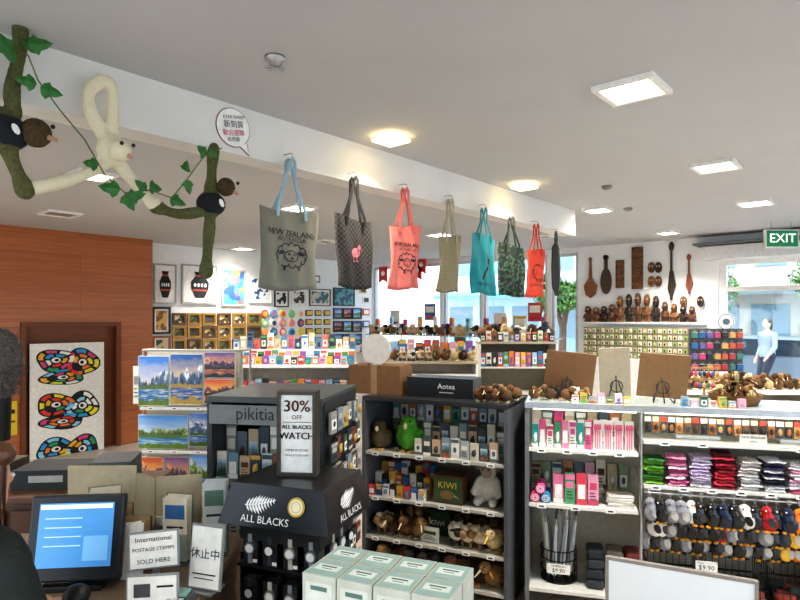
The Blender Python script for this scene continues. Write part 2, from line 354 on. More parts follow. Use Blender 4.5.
def onceil(px,py):
    D=690/(318-py); return cw((px-400)/600*D,D)
x,y=onceil(275,57)
g=G().lathe([(0,0),(.045,0),(.045,-.012),(.02,-.02),(.02,-.045),(.0,-.05)],STEEL,16)
for i in range(8): g.box((.028*cos(i*pi/4),.028*sin(i*pi/4),-.05),(.03,.008,.004),STEEL,r=(0,0,i*pi/4))
g.cyl((0,0,-.045),(0,0,-.055),.02,STEEL)
O(g,'fire_sprinkler',(x,y,CEIL),label='chrome fire sprinkler head on the ceiling',cat='sprinkler',group='fire sprinklers')
for px,py in ((607,186),(628,208)):
    x,y=onceil(px,py)
    O(G().lathe([(0,0),(.045,0),(.045,-.015),(.03,-.03),(0,-.035)],mat('#8d8a84',.5),18),'smoke_detector',(x,y,CEIL),label='small round smoke detector on the ceiling',cat='smoke detector',group='smoke detectors')
D=7.2; x,y=cw((781-400)/600*D,D); 
e=E('exit_sign','green illuminated EXIT sign hung from the ceiling','exit sign',(x,y,2.75),A)
O(G().box((0,0,0),(.4,.05,.22),mat('#dfe3dc',.5)),'sign_case',parent=e,bev=.005)
g=G().box((0,-.028,0),(.37,.006,.19),mat('#157a4c',.5,em=.12,n=0)); g.text('EXIT',.15,(0,-.033,0),mat('#ffffff',.5,em=.6,n=0),sx=1.05)
O(g,'sign_face',parent=e)
O(G().cyl((-.12,0,.11),(-.12,0,.2),.006,STEEL).cyl((.12,0,.11),(.12,0,.2),.006,STEEL),'sign_rod',parent=e)
# ---------------------------------------------------------------- tote bags
def ribbon(g,pts,w,m,th=.004,y=0):
    vs=[];k=len(pts)
    for j in range(k):
        a=Vector(pts[max(j-1,0)]);b=Vector(pts[min(j+1,k-1)]); d=(b-a).normalized(); p=Vector((-d[1],d[0]))
        q=Vector(pts[j]); 
        for s,t in ((-1,-1),(1,-1),(1,1),(-1,1)): vs.append((q[0]+p[0]*w/2*s,y+th/2*t,q[1]+p[1]*w/2*s))
    fs=[(j*4+i,j*4+(i+1)%4,j*4+4+(i+1)%4,j*4+4+i) for j in range(k-1) for i in range(4)]+[(3,2,1,0),tuple((k-1)*4+i for i in range(4))]
    g.add(vs,fs,m)
def tote(px0,px1,ptop,pbot,pstrap,bm,sm,pm,style,lab,seed,txt='NEW ZEALAND'):
    pc=(px0+px1)/2; yl=-.06
    xc,zt,w,h=BM.rect(px0,ptop,px1,pbot,yl); zt=BM.hit(pc,ptop,yl)[1]; zs=BM.hit(pc,pstrap,yl)[1]
    zs=max(zs,zt+.18); rs=random.Random(seed*5)
    e=E('tote_bag',lab,'tote bag',BM.w(xc,yl,zs),R90,'tote bags hanging from the ceiling beam',rot=(rs.uniform(-.02,.02),rs.uniform(-.02,.02),R90+rs.uniform(-.14,.12)))
    rt=zt-zs; rnd=random.Random(seed); n=17; mm=17; vs=[]; ph=rnd.random()*6
    def f(i,j,s):
        u=i/(n-1)*2-1; v=j/(mm-1); b=.02*(1-u*u)**.5*(.25+.75*sin(min(v,1)*pi*.8+.2)); 
        wy=(.011*sin(u*4+ph+v*3)+.006*sin(u*9+ph*2-v*5)+.004*sin(u*15+v*8+ph))*(.5+v*.8)
        return (u*w/2*(1-.03*sin(v*3)+.015*sin(v*7+ph)),s*b+wy,rt-h*v-.018*cos(u*2.2+ph)*(1-v)-.01*cos(u*3+ph)*v)
    def surf(x,z):
        u=max(-1,min(1,x/(w/2))); v=max(0,min(1,(rt-z)/h)); b=.02*(1-u*u)**.5*(.25+.75*sin(v*pi*.8+.2))
        return -b+(.011*sin(u*4+ph+v*3)+.006*sin(u*9+ph*2-v*5)+.004*sin(u*15+v*8+ph))*(.5+v*.8)-.003
    for s in (-1,1):
        for j in range(mm):
            for i in range(n): vs.append(f(i,j,s))
    fs=[];o=n*mm
    for j in range(mm-1):
        for i in range(n-1):
            a=j*n+i; fs.append((a,a+n,a+n+1,a+1)); fs.append((o+a,o+a+1,o+a+n+1,o+a+n))
    for j in range(mm-1):
        a=j*n; fs.append((a,o+a,o+a+n,a+n)); a=j*n+n-1; fs.append((a,a+n,o+a+n,o+a))
    for i in range(n-1):
        a=(mm-1)*n+i; fs.append((a,o+a,o+a+1,a+1))
    O(G().add(vs,fs,bm,True),'bag_body',parent=e)
    for yy in (-.012,.012):
        g=G(); k_=.02*(1 if yy>0 else -1); ribbon(g,[(-w*.24,rt-.05),(-w*.23,rt),(-w*.1+k_,rt*.5),(-.014,-.02),(0,-.002),(.014,-.02),(w*.1+k_,rt*.5),(w*.23,rt),(w*.24,rt-.05)],.022,sm,y=yy*(1.6))
        O(g,'bag_handle',parent=e)
    g=G(); y=0; cz=rt-h*.5
    if style=='kiwi':
        for dx in (-.0008,.0008): g.text(txt,w*.105,(dx,y,cz+h*.2),pm,sx=1.08)
        g.text('AOTEAROA',w*.085,(0,y,cz+h*.125),pm)
        # rounded woolly sheep: scalloped fleece outline with a small face
        for i in range(12): a=i*2*pi/12; g.ring(w*.19*cos(a),cz-h*.07+h*.105*sin(a),w*.062,w*.062,.007,y,pm,9,a0=a-1.5,a1=a+1.5)
        g.ring(0,cz-h*.08,w*.11,h*.075,.006,y,pm,16); g.poly(ell(-w*.15,cz-h*.04,w*.05,w*.028,10,.3),y,pm,.0005); g.poly(ell(w*.15,cz-h*.04,w*.05,w*.028,10,-.3),y,pm,.0005)
        for a in (-1,1): g.poly(ell(a*w*.045,cz-h*.06,w*.016,w*.016,8),y,pm,.0005); ribbon(g,[(a*w*.1,cz-h*.2),(a*w*.1,cz-h*.26)],.01,pm,.0005,y)
        g.poly(ell(0,cz-h*.11,w*.03,w*.016,8),y,pm,.0005)
    elif style=='sheep':
        for i in range(12): a=i*2*pi/12; g.ring(w*.2*cos(a),cz+h*.02+h*.12*sin(a),w*.066,w*.066,.007,y,pm,9,a0=a-1.5,a1=a+1.5)
        g.ring(-w*.12,cz+h*.02,w*.08,h*.06,.006,y,pm,14)
        for a in (-1,1): ribbon(g,[(a*w*.1,cz-h*.12),(a*w*.1,cz-h*.19)],.01,pm,.0005,y)
        g.text(txt,w*.085,(0,y,cz-h*.26),pm)
    elif style=='bird':
        k=.7; g.poly(ell(0,cz,w*.16*k,h*.1*k,16,.4),y,pm,.0005); g.poly(ell(w*.12*k,cz+h*.12*k,w*.07*k,h*.05*k,12),y,pm,.0005)
        g.poly([(w*.15*k,cz+h*.11*k),(w*.26*k,cz+h*.02*k),(w*.17*k,cz+h*.14*k)],y,pm,.0005)
        for a in (-.05,.05): ribbon(g,[(a*w*k,cz-h*.08*k),(a*w*k,cz-h*.17*k),(a*w*k+.015,cz-h*.17*k)],.006,pm,.0005,y)
    elif style=='map':
        g.poly([(w*.02,cz+h*.2),(w*.1,cz+h*.12),(w*.2,cz+h*.1),(w*.12,cz-h*.02),(w*.05,cz+h*.02)],y,pm,.0005)
        g.poly([(w*.02,cz-h*.02),(w*.06,cz-h*.06),(-w*.1,cz-h*.28),(-w*.2,cz-h*.24)],y,pm,.0005); g.text(txt,w*.09,(0,y,cz-h*.34),pm)
    if g.v:
        g.v=[(a,b+surf(a,c),c) for a,b,c in g.v]; O(g,'bag_print',parent=e)
    g=G(); g.tube([(0,.058,.03),(0,.02,.03),(0,-.012,.026),(0,-.02,.01),(0,-.01,-.004),(0,.012,-.004),(0,.02,.004)],.003,STEEL,6)
    O(g,'cup_hook',BM.w(xc,yl,zs),R90,label='small steel cup hook screwed into the white beam',cat='hook',group='cup hooks on the beam')
K=mat('#1d2026',.7)
tote(258,320,210,290,158,mat('#7d7c70',.8,n=.1,s=160),mat('#96b2c0',.8),K,'kiwi','grey-khaki canvas tote bag with black print and pale blue handles',1)
tote(335,372,218,288,177,mat('#28272a',.8,kind='check',c2='#4c4843',s=60),mat('#18181b',.8),mat('#d8808a',.7),'bird','dark grey and black checked tote bag with black straps',2)
tote(388,421,226,289,188,mat('#d9786f',.8),mat('#d06c66',.8),K,'kiwi','salmon pink canvas tote bag with black print',3)
tote(438,462,236,292,199,mat('#9c9074',.8,kind='check',c2='#857a60',s=70),mat('#aea48c',.8),K,'none','beige woven check tote bag with cream handles',4)
tote(470,497,236,294,208,mat('#1f8a92',.8),mat('#187e8c',.8),K,'map','teal tote bag with a dark map print',5)
tote(500,522,245,296,217,mat('#1c2b23',.8,kind='spots',c2='#4a6350',s=35,n=.55),mat('#1c2822',.8),K,'none','dark green leaf-patterned tote bag',6)
tote(526,546,250,297,224,mat('#d84a32',.8),mat('#c8402c',.8),K,'sheep','coral red tote bag with a rounded outline print',7)
x0_,zt_=BM.hit(556,232,-.06); zb_=BM.hit(556,296,-.06)[1]; hh=zt_-zb_
e=E('folded_bag','slim dark folded shopping bag hanging from the beam','folded bag',BM.w(x0_,-.06,zt_),R90,'tote bags hanging from the ceiling beam')
DK=mat('#303234',.8,kind='check',c2='#454744',s=70)
g=G(); vs=[]
for j,(z_,r_) in enumerate([(0,.006),(-.1,.02),(-.16,.07),(-.35,.085),(-hh*.85,.075),(-hh,.012)]):
    for i in range(12):
        a=i*pi/6; rr=r_*(1+.25*cos(a*4)); vs.append((rr*cos(a),rr*.4*sin(a),z_))
O(G().add(vs,[(j*12+i,(j+1)*12+i,(j+1)*12+(i+1)%12,j*12+(i+1)%12) for j in range(5) for i in range(12)],DK,True),'bag_body',parent=e)
O(G().tube([(.03*cos(a*pi/8),0,-.1+.09*sin(a*pi/8)+.02) for a in range(-2,11)],.005,K,6),'bag_handle',parent=e)
O(G().tube([(0,.058,.03),(0,.02,.03),(0,-.012,.026),(0,-.02,.01),(0,-.01,-.004),(0,.012,-.004),(0,.02,.004)],.003,STEEL,6),'cup_hook',BM.w(x0_,-.06,zt_),R90,label='small steel cup hook screwed into the white beam',cat='hook',group='cup hooks on the beam')
xc,zc,w,h=BM.rect(216,108,250,147,-.006)
g=G().poly(ell(0,0,w/2,h/2,28),0,mat('#8a4a5c',.6),.004); g.poly([(.03,-h*.42),(.10,-h*.64),(.09,-h*.34)],-.001,mat('#8a4a5c',.6),.003); g.poly(ell(0,0,w/2-.004,h/2-.004,28),-.002,mat('#f6f5f2',.6),.003); g.poly([(.037,-h*.42),(.097,-h*.6),(.083,-h*.34)],-.003,mat('#f6f5f2',.6),.002)
TR=Matrix.Rotation(-.18,4,'Y')
g.text('KIWI SHEEP',.026,(.0,-.005,.055),K,T=TR); g.text('新到貨',.042,(0,-.005,.015),K,T=TR); g.text('歡迎選購',.034,(-.0,-.005,-.03),mat('#c43a5a',.6),T=TR); g.text('紐西蘭',.026,(0,-.005,-.065),K,T=TR)
O(g,'speech_bubble_sign',BM.w(xc,-.005,zc),R90,label='white oval speech bubble sign with dark outline on beam',cat='sign')
# ---------------------------------------------------------------- long-armed plush toys + vine
def BP(px,py,yl=-.1):
    x,z=BM.hit(px,py,yl); return (x,yl,z)
FUR=mat('#5a5c38',.95,n=.3,s=90,bump=.4); FURB=mat('#4d3f24',.95,n=.35,s=90,bump=.5); FURC=mat('#e2d8bc',.9,n=.04,s=60,bump=.1)
SHIRT=mat('#1c1f27',.85)
def toy(limbs,body,head,fm,hm,shirt,lab,beakdir,bl=1.45,ds=.003):
    e=E('plush_toy',lab,'plush toy',BM.w(*limbs[0][0][0]),R90,'long-armed plush toys hanging from the beam')
    o=Vector(limbs[0][0][0]); g=G()
    L_=lambda p: Vector(p)-o
    for pts,r in limbs:
        P_=[L_(p) for p in pts]
        q=[]
        for i in range(len(P_)-1):
            p0=P_[max(i-1,0)];p1=P_[i];p2=P_[i+1];p3=P_[min(i+2,len(P_)-1)]
            for t in (0,.25,.5,.75): q.append(.5*((2*p1)+(p2-p0)*t+(2*p0-5*p1+4*p2-p3)*t*t+(3*p1-p0-3*p2+p3)*t*t*t))
        q.append(P_[-1]); N_=len(q); g.limb(q,[r*(.84+.1*sin(i*.9))*(1.2 if i>N_-3 else 1) for i in range(N_)],fm,10)
    b,br=body; g.sph(L_(b),br,fm)
    O(remesh(g,.008,fm,'toy_body',7,ds),'toy_body',parent=e)
    hp,hr=head
    O(remesh(G().sph(L_(hp),(hr,hr*.9,hr),fm),.008,hm,'toy_head',2,ds),'toy_head',parent=e)
    c=L_(hp); d=Vector(beakdir).normalized()
    O(G().cyl(c+d*hr*.8,c+d*hr*bl,.012,mat('#b98a70',.6),.006),'toy_beak',parent=e)
    for dx in (.02,-.03): O(G().sph((0,0,0),.009,BLACK,8,6),'toy_eye',c+d*hr*.5+Vector((dx,-hr*.76,.03)),parent=e)
    if shirt:
        g=G().sph(L_(b),(br[0]*1.12,br[1]*1.12,br[2]*.9),SHIRT); O(g,'toy_shirt',parent=e)
        g=G(); g.poly(ell(0,0,.012,.022,10,.5),0,WHITE,.002); O(g,'shirt_emblem',L_(b)+Vector((.02,-br[1]*1.16,.0)),parent=e)
toy([([BP(20,25),BP(20,50),BP(12,90),BP(14,115)],.034),([BP(6,140),BP(12,160),BP(25,190)],.036),([BP(8,120),BP(-12,100),BP(-10,60)],.028)],(BP(3,132,-.11),(.085,.07,.08)),(BP(36,133,-.16),.058),FUR,FURB,1,'olive long-armed plush bird in a black shirt hanging by one arm',(.6,-.6,-.3),1.45,.004)
toy([([BP(101,80),BP(89,92),BP(92,115),BP(106,140)],.033),([BP(101,80),BP(112,88),BP(112,112),BP(112,138)],.033),([BP(108,160),BP(90,172),BP(62,182),BP(32,188)],.033),([BP(116,160),BP(132,180),BP(154,204)],.033)],(BP(112,150,-.11),(.066,.056,.076)),(BP(120,150,-.17),.05),FURC,FURC,0,'cream long-armed plush toy swinging between two brown ones',(.5,-.6,-.5),1.3,0)
toy([([BP(214,148),BP(212,165),BP(211,190)],.034),([BP(210,220),BP(208,245),BP(206,272)],.034),([BP(200,212),BP(178,214),BP(156,207)],.032)],(BP(211,204,-.11),(.066,.056,.07)),(BP(226,187,-.15),.048),FUR,FURB,1,'olive plush bird with long arms and a black shirt',(.7,-.5,-.5),1.45,.004)
LEAF=mat('#2f6b2c',.6,n=.3,s=40)
vp=[(-20,35),(10,45),(28,55),(38,80),(60,110),(85,140),(105,175),(125,193),(150,190),(172,198),(188,178),(205,155),(222,148)]
ve=E('ivy_garland','artificial green ivy garland draped between plush toys','ivy garland',BM.w(0,0,0),R90)
O(G().tube([BP(a,b,-.15) for a,b in vp],.003,mat('#5b6b33',.8),5),'garland_stem',parent=ve)
def leaf(g,c,s,a,tilt):
    pts=[(0,0),(.3,.1),(.5,.35),(.3,.5),(.22,.8),(0,1.1),(-.22,.8),(-.3,.5),(-.5,.35),(-.3,.1)]
    T=Matrix.Translation(c)@Matrix.Rotation(a,4,'Y')@Matrix.Rotation(tilt,4,'X')@Matrix.Diagonal((s,s,s,1))
    vs=[(p[0],-.12*(1-abs(p[0])*2.2),p[1]) for p in pts]; g.add(vs,[(0,1,2,3,4,5),(0,5,6,7,8,9)],LEAF,False,T)
for i,(a,b,s,ang) in enumerate([(4,42,.075,2.6),(10,50,.07,-.8),(28,45,.08,1.3),(26,50,.06,.6),(36,84,.07,-1.6),(40,88,.075,1.8),(120,190,.08,-1.5),(124,194,.075,2.6),(128,198,.07,1.2),(148,186,.07,1.6),(146,190,.06,-1),(170,198,.07,2),(185,172,.06,.3),(187,180,.065,3),(206,155,.07,-1.2),(208,152,.06,1.6),(98,165,.06,-1.6)]):
    g=G(); leaf(g,BP(a,b,-.165),s,ang,.3*((i%3)-1)); O(g,'garland_leaf',parent=ve)
# ---------------------------------------------------------------- wall pictures
def framed(F,x0,y0,x1,y1,fm,pm,lab,mw=.0,fw=.02,grp=None,yl=-.002,art=None,name='picture_frame',cat='picture'):
    xc,zc,w,h=F.rect(x0,y0,x1,y1,yl)
    g=G(); t=.025
    for s in (-1,1): g.box((s*(w/2-fw/2),-t/2,0),(fw,t,h),fm); g.box((0,-t/2,s*(h/2-fw/2)),(w-2*fw,t,fw),fm)
    e=O(g,name,F.w(xc,yl,zc),F.rz,label=lab,cat=cat,group=grp)
    g=G().box((0,-.006,0),(w-2*fw,.01,h-2*fw),WHITE if mw else pm)
    if mw and pm: g.box((0,-.012,0),(w-2*fw-2*mw,.004,h-2*fw-2*mw),pm)
    if art: art(g,w,h)
    O(g,'picture',parent=e); return e
def vase(g,w,h):
    g.poly([(-.12*w,-.34*h),(.12*w,-.34*h),(.24*w,-.12*h),(.25*w,.05*h),(.16*w,.17*h),(.1*w,.22*h),(.16*w,.32*h),(-.16*w,.32*h),(-.1*w,.22*h),(-.16*w,.17*h),(-.25*w,.05*h),(-.24*w,-.12*h)],-.02,K,.002)
    for i in range(4): g.poly(ell((-.14+.095*i)*w,-.02*h,.035*w,.05*h,10),-.024,WHITE,.002)
    g.poly([(-.2*w,-.17*h),(.2*w,-.17*h),(.2*w,-.13*h),(-.2*w,-.13*h)],-.024,mat('#c8503a',.6),.002); g.poly([(-.14*w,.2*h),(.14*w,.2*h),(.14*w,.23*h),(-.14*w,.23*h)],-.024,mat('#c8503a',.6),.002)
BF_=mat('#a9a8a4',.5)
framed(LW,153,264,176,304,BF_,WHITE,'white framed black vase print on the white wall',.01,.025,art=vase)
framed(LW,181,265,217,304,BF_,WHITE,'large framed vase print on the white wall',.01,.025,art=vase)
framed(LW,221,269,245,306,BF_,mat('#5599aa',.5,kind='mosaic',s=9,cs=['#3f8fb5','#c8706a','#c0b35a','#5aa09a','#8a6aa0','#3a5f9a','#4a9ab0']),'white framed multicoloured patchwork print',.0,.03)
framed(LW,248,275,271,303,WHITE,mat('#dfe3ea',.6,kind='spots',c2='#39507a',s=9,n=.55),'white framed blue ink print',.05,.02)
framed(LW,274,290,288,307,BLACK,mat('#dcdcd8',.6,kind='spots',c2='#222222',s=12),'small black framed print',.03,.02)
framed(LW,291,289,306,306,WHITE,mat('#d8d6d0',.6,kind='spots',c2='#4a3a30',s=10),'small white framed print',.03,.02)
framed(LW,309,289,330,306,mat('#5a4a3a',.5),mat('#c8c0b0',.6,kind='spots',c2='#4a6a7a',s=10),'small brown framed print',.03,.02)
framed(LW,333,288,354,306,BLACK,mat('#5a9a98',.5,kind='spots',c2='#2d4f6a',s=10),'small framed teal print',.0,.02)
PHS=[['#3f7fd0','#f4e8d8','#2a3444','#6a86a4','#f4f6fa','#2f78b0','#5f7a2c'],['#7a5a90','#ffb060','#241c34','#5a4058','#e8a880','#8a4a4a','#2a2018'],['#58a0e8','#e0eef8','#34482c','#7f9a54','#d8e0d0','#3f90b8','#6f8f34'],['#2a60a8','#f8d8a0','#1f2c40','#54708f','#ffffff','#2060a0','#b89a4a'],['#d8602a','#ffcc70','#2a1c28','#704a44','#f0b080','#b0502c','#1c2418']]
for i in range(3):
    for j in range(3):
        framed(LW,333+9.5*j,308+i*13,342+9.5*j,319+i*13,DARK,mat('#888888',.5,kind='photo',s=i*3+j,cs=PHS[(i+j)%4]),'small dark framed landscape print',grp='small dark framed prints',fw=.02)
for i in range(3):
    for j in range(6):
        framed(LW,172+j*15,313+i*13,185.5+j*15,325+i*13,mat('#a87c2e' if (i+j)%3 else '#6b4a25',.35,m=.3),mat(['#cfc6b0','#5c7a52','#3f4a54','#c9b48a'][(i*5+j)%4],.6,kind='spots',c2='#4a4030',s=14),'small gold framed picture in a wall grid',grp='gold framed pictures on the wall',fw=.035)
framed(LW,152,307,170,334,BLACK,mat('#7a5a3a',.6,kind='spots',c2='#c9a35a',s=12),'black framed carved ornament',.03,.03)
framed(LW,152,336,170,352,mat('#8a5a2c',.5),mat('#2f5f3f',.6,kind='spots',c2='#c9b48a',s=12),'brown framed green picture',.03,.03)
PC=['#d85a5a','#5aa0c8','#e8c84a','#7ac07a','#e8e4da','#c87ab0','#f0a060','#3a4a6a']
for i in range(5):
    for j in range(5):
        x,z=LW.hit(265+j*9,314+i*9,-.01); g=G()
        g.cyl((0,0,0),(0,-.02,0),.08,mat(PC[(i*3+j)%8],.3),.07,16); g.cyl((0,-.02,0),(0,-.024,0),.045,mat(PC[(i*2+j*3+2)%8],.4),n=12)
        O(g,'decorative_plate',LW.w(x,-.002,z),R90,label='round colourful souvenir plate on the wall',cat='plate',group='souvenir plates on the wall')
for j in range(3):
    for i in range(5):
        x,z=LW.hit(309+j*9,313+i*9,-.01); g=G().box((0,-.01,0),(.16,.02,.11),BLACK).box((0,-.022,0),(.13,.006,.075),mat('#d8b34a',.4,m=.2))
        O(g,'boxed_souvenir',LW.w(x,-.002,z),R90,label='black box with a gold souvenir on the wall',cat='souvenir box',group='black and gold souvenir boxes')
for k in range(9):
    px,py=[(366,300),(366,312),(366,324),(363,290),(280,279),(292,279),(304,279),(316,279),(342,279)][k]
    x,z=LW.hit(px,py,-.01); g=G().box((0,-.008,0),(.2,.016,.14),mat(['#e8e4da','#c84a4a','#3a6a9a','#d8b34a','#7a5a3a'][k%5],.5)).box((0,-.018,0),(.14,.004,.09),mat(['#3a3a3a','#f0e8d0','#e8e8e8'][k%3],.5))
    O(g,'wall_plaque',LW.w(x,-.002,z),R90,label='small printed souvenir plaque on the white wall',cat='plaque',group='souvenir plaques on the wall')
# colourful artwork on wood door
xc,zc,w,h=WW.rect(30,343,104,476,-.03)
e=E('art_banner','tall white art panel with colourful curving motifs on wooden door','art panel',WW.w(xc,-.03,zc),R90)
O(G().box((0,.01,0),(w,.02,h),mat('#f1efe8',.6)),'banner_sheet',parent=e)
g=G(); PA=['#e23b2e','#f2b01e','#2f9fd8','#2ea36a','#f07f2a','#8fd0e8','#e8e23a','#d84a8a','#f4f2ea']; rnd=random.Random(3)
for r in range(3):
    cz=h*(.33-.33*r)
    for (ox,oz,rx,rz,sp_,dr_) in [(-.17,.045,.26,.085,.6,1),(.19,.02,.24,.105,2.2,-1),(-.08,-.085,.3,.06,4.0,1)]:
        oc=[]
        for i in range(26):
            t=2*pi*i/26; k=1+.1*sin(3*t+sp_+r); oc.append((w*(ox+rx*k*cos(t)),cz+h*(oz+rz*k*sin(t))))
        g.poly(oc,-.003-.0006*dr_,K,.002)
        for band,(r0,r1) in enumerate([(.9,.66),(.56,.34)]):
            ns=7-2*band
            for q in range(ns):
                if rnd.random()<.12: continue
                t0=2*pi*q/ns+sp_+r*.4; t1=t0+2*pi/ns*.76; P1=[];P2=[]
                for i in range(5):
                    t=t0+(t1-t0)*i/4; k=1+.1*sin(3*t+sp_+r); P1.append((w*(ox+rx*k*r0*cos(t)),cz+h*(oz+rz*k*r0*sin(t)))); P2.append((w*(ox+rx*k*r1*cos(t)),cz+h*(oz+rz*k*r1*sin(t))))
                g.poly(P1+P2[::-1],-.007-.0006*dr_,mat(rnd.choice(PA),.5),.002)
        g.poly(ell(w*ox,cz+h*oz,w*rx*.24,h*rz*.24,12),-.008,WHITE,.002); g.poly(ell(w*(ox+.01*dr_),cz+h*oz,w*rx*.11,h*rz*.13,10),-.0095,K,.001)
O(g,'banner_motif',parent=e)
xc,zc,w,h=WW.rect(-6,402,17,436,-.01)
O(G().box((0,0,0),(w,.015,h),mat('#e8c92a',.5)).box((0,-.01,h*.2),(w*.8,.004,h*.12),BLACK).box((0,-.01,-h*.1),(w*.8,.004,h*.05),BLACK),'warning_sign',WW.w(xc,-.01,zc),R90,label='yellow notice on the wooden wall',cat='sign')
# ---------------------------------------------------------------- carvings on back wall
CV=mat('#7a5030',.5,kind='spots',c2='#4f301c',s=40,bump=.5); CVL=mat('#8f6038',.5,kind='wood',c2='#744926'); CVD=mat('#3a281c',.5)
def carve(kind,x0,y0,x1,y1,m,lab,nm='wood_carving'):
    xc,zc,w,h=BW.rect(x0,y0,x1,y1,-.03); g=G()
    if kind=='paddle':
        g.poly([(-.05*w,h*.5),(-.12*w,0),(-.5*w,-h*.2),(-.35*w,-h*.42),(0,-h*.5),(.35*w,-h*.42),(.5*w,-h*.2),(.12*w,0),(.05*w,h*.5)],-.01,m,.03); g.sph((0,0,h*.47),(w*.15,.02,h*.05),m,8,6)
    elif kind=='club':
        g.poly(ell(0,-h*.15,w*.45,h*.33,20),-.01,m,.03); g.box((0,0,h*.3),(w*.25,.03,h*.4),m); g.cyl((0,-.015,h*.46),(0,.015,h*.46),w*.22,m)
    elif kind=='panel':
        g.box((0,0,0),(w,.03,h),m)
        for i in range(4):
            z=h*(.36-.24*i); g.tube([(w*.3*cos(a),-.02,z+h*.08*sin(a)) for a in [j*.6 for j in range(10)]],.012,CVL,5); g.sph((0,-.015,z),.03,CVL,8,6)
    elif kind=='tiki':
        g.box((0,0,-h*.46),(w*.8,.05,h*.08),m); g.sph((0,0,-h*.18),(w*.33,.05,h*.25),m,10,7); g.sph((0,-.01,h*.22),(w*.38,.06,h*.22),m,10,7)
        for s in (-1,1): g.sph((s*w*.15,-.06,h*.26),w*.09,mat('#c8b89a',.4),8,6); g.limb([(s*w*.3,0,-h*.05),(s*w*.42,-.02,-h*.22),(s*w*.12,-.05,-h*.25)],[.02,.018,.015],m,6); g.limb([(s*w*.18,0,-h*.3),(s*w*.2,0,-h*.45)],[.03,.025],m,6)
        g.box((0,-.06,h*.1),(w*.3,.02,h*.05),mat('#3a1a10',.5))
    elif kind=='mask':
        g.poly(ell(0,0,w*.5,h*.5,16),-.015,m,.03)
        for s in (-1,1): g.ring(s*w*.2,h*.12,w*.17,h*.13,.008,-.018,CVL if m is not CVL else CVD,10); g.sph((s*w*.2,-.018,h*.12),.012,mat('#c8b89a',.4),6,5)
        g.poly(ell(0,-h*.2,w*.25,h*.1,10),-.02,mat('#3a1a10',.5),.004); g.box((0,-.025,0),(w*.12,.02,h*.25),m)
    elif kind=='staff':
        g.cyl((0,0,-h/2),(0,0,h/2),w*.16,m,w*.12,8); g.sph((0,0,h*.42),(w*.3,.03,h*.08),m,8,6); g.poly([(0,-h*.5),(w*.5,-h*.25),(w*.2,0),(-w*.2,0),(-w*.4,-h*.3)],-.01,m,.02)
    O(g,nm,BW.w(xc,-.035,zc),0,label=lab,cat='carving',group='wood carvings on the white wall')
carve('paddle',584,258,597,298,CVL,'brown carved wooden paddle on the white wall')
carve('club',600,256,612,295,mat('#4a382a',.4),'dark short carved wooden club')
carve('panel',616,260,624,288,CV,'narrow carved wooden panel')
carve('panel',632,247,643,289,CV,'tall carved wooden panel')
carve('staff',667,242,676,300,CVD,'long dark carved wooden staff')
carve('staff',685,254,693,294,mat('#8a4a34',.5),'reddish carved wooden staff')
for i,(a,b,h) in enumerate([(585,305,17),(593,306,16),(601,305,17),(609,303,19),(617,294,28),(626,292,30),(635,291,31),(644,292,30),(653,294,28),(662,300,22),(671,302,20),(680,304,18),(689,305,17)]):
    carve('tiki',a-1,b,a+7.5,b+h,[CV,CVL,CVD][i%3],'small carved wooden tiki figure','tiki_figure')
for i,(a,b) in enumerate([(648,262),(648,276),(655,262),(655,276),(680,296),(697,296)]):
    carve('mask',a,b,a+7,b+11,[CV,CVL,CVD][i%3],'small carved wooden mask on the wall','carved_mask')
xa=BW.hit(580,322,-.03)[0]; xb=BW.hit(706,322,-.03)[0]
zs=BW.hit(640,322,-.1)[1]
O(G().box(((xa+xb)/2,-.06,zs-.015),(xb-xa,.12,.03),WHITE),'wall_shelf',BW.w(0,0,0),label='white wall shelf holding carved figures',cat='shelf')
PF=Fr((0,8.75),0); xa=PF.hit(578,330)[0]; xb=PF.hit(706,330)[0]; pw=xb-xa
e=E('display_cabinet','white display cabinet with pendant card boards','display cabinet',PF.w(xa,0,0))
O(G().box((pw/2,.22,.6),(pw,.4,1.2),WHITE),'cabinet_body',parent=e)
O(G().box((pw/2,.22,1.38),(pw,.03,.56),mat('#8a8570',.6)),'back_board',parent=e)
for r in range(5):
    for i in range(26):
        z=1.24+r*.093; x=xa+pw*(i+.5)/26
        O(G().box((0,0,0),(.05,.008,.065),mat(['#d9d2b8','#9aa860','#e0dcc8','#c8b890'][(i*3+r*2)%4],.6)).sph((0,-.008,-.006),(.012,.008,.02),mat(['#1f5a3a','#3a2c20','#c8c0a0'][(i+r)%3],.25),8,6),'pendant_card',PF.w(x,.195,z),label='small card with a carved stone pendant',cat='pendant card',group='stone pendant cards')
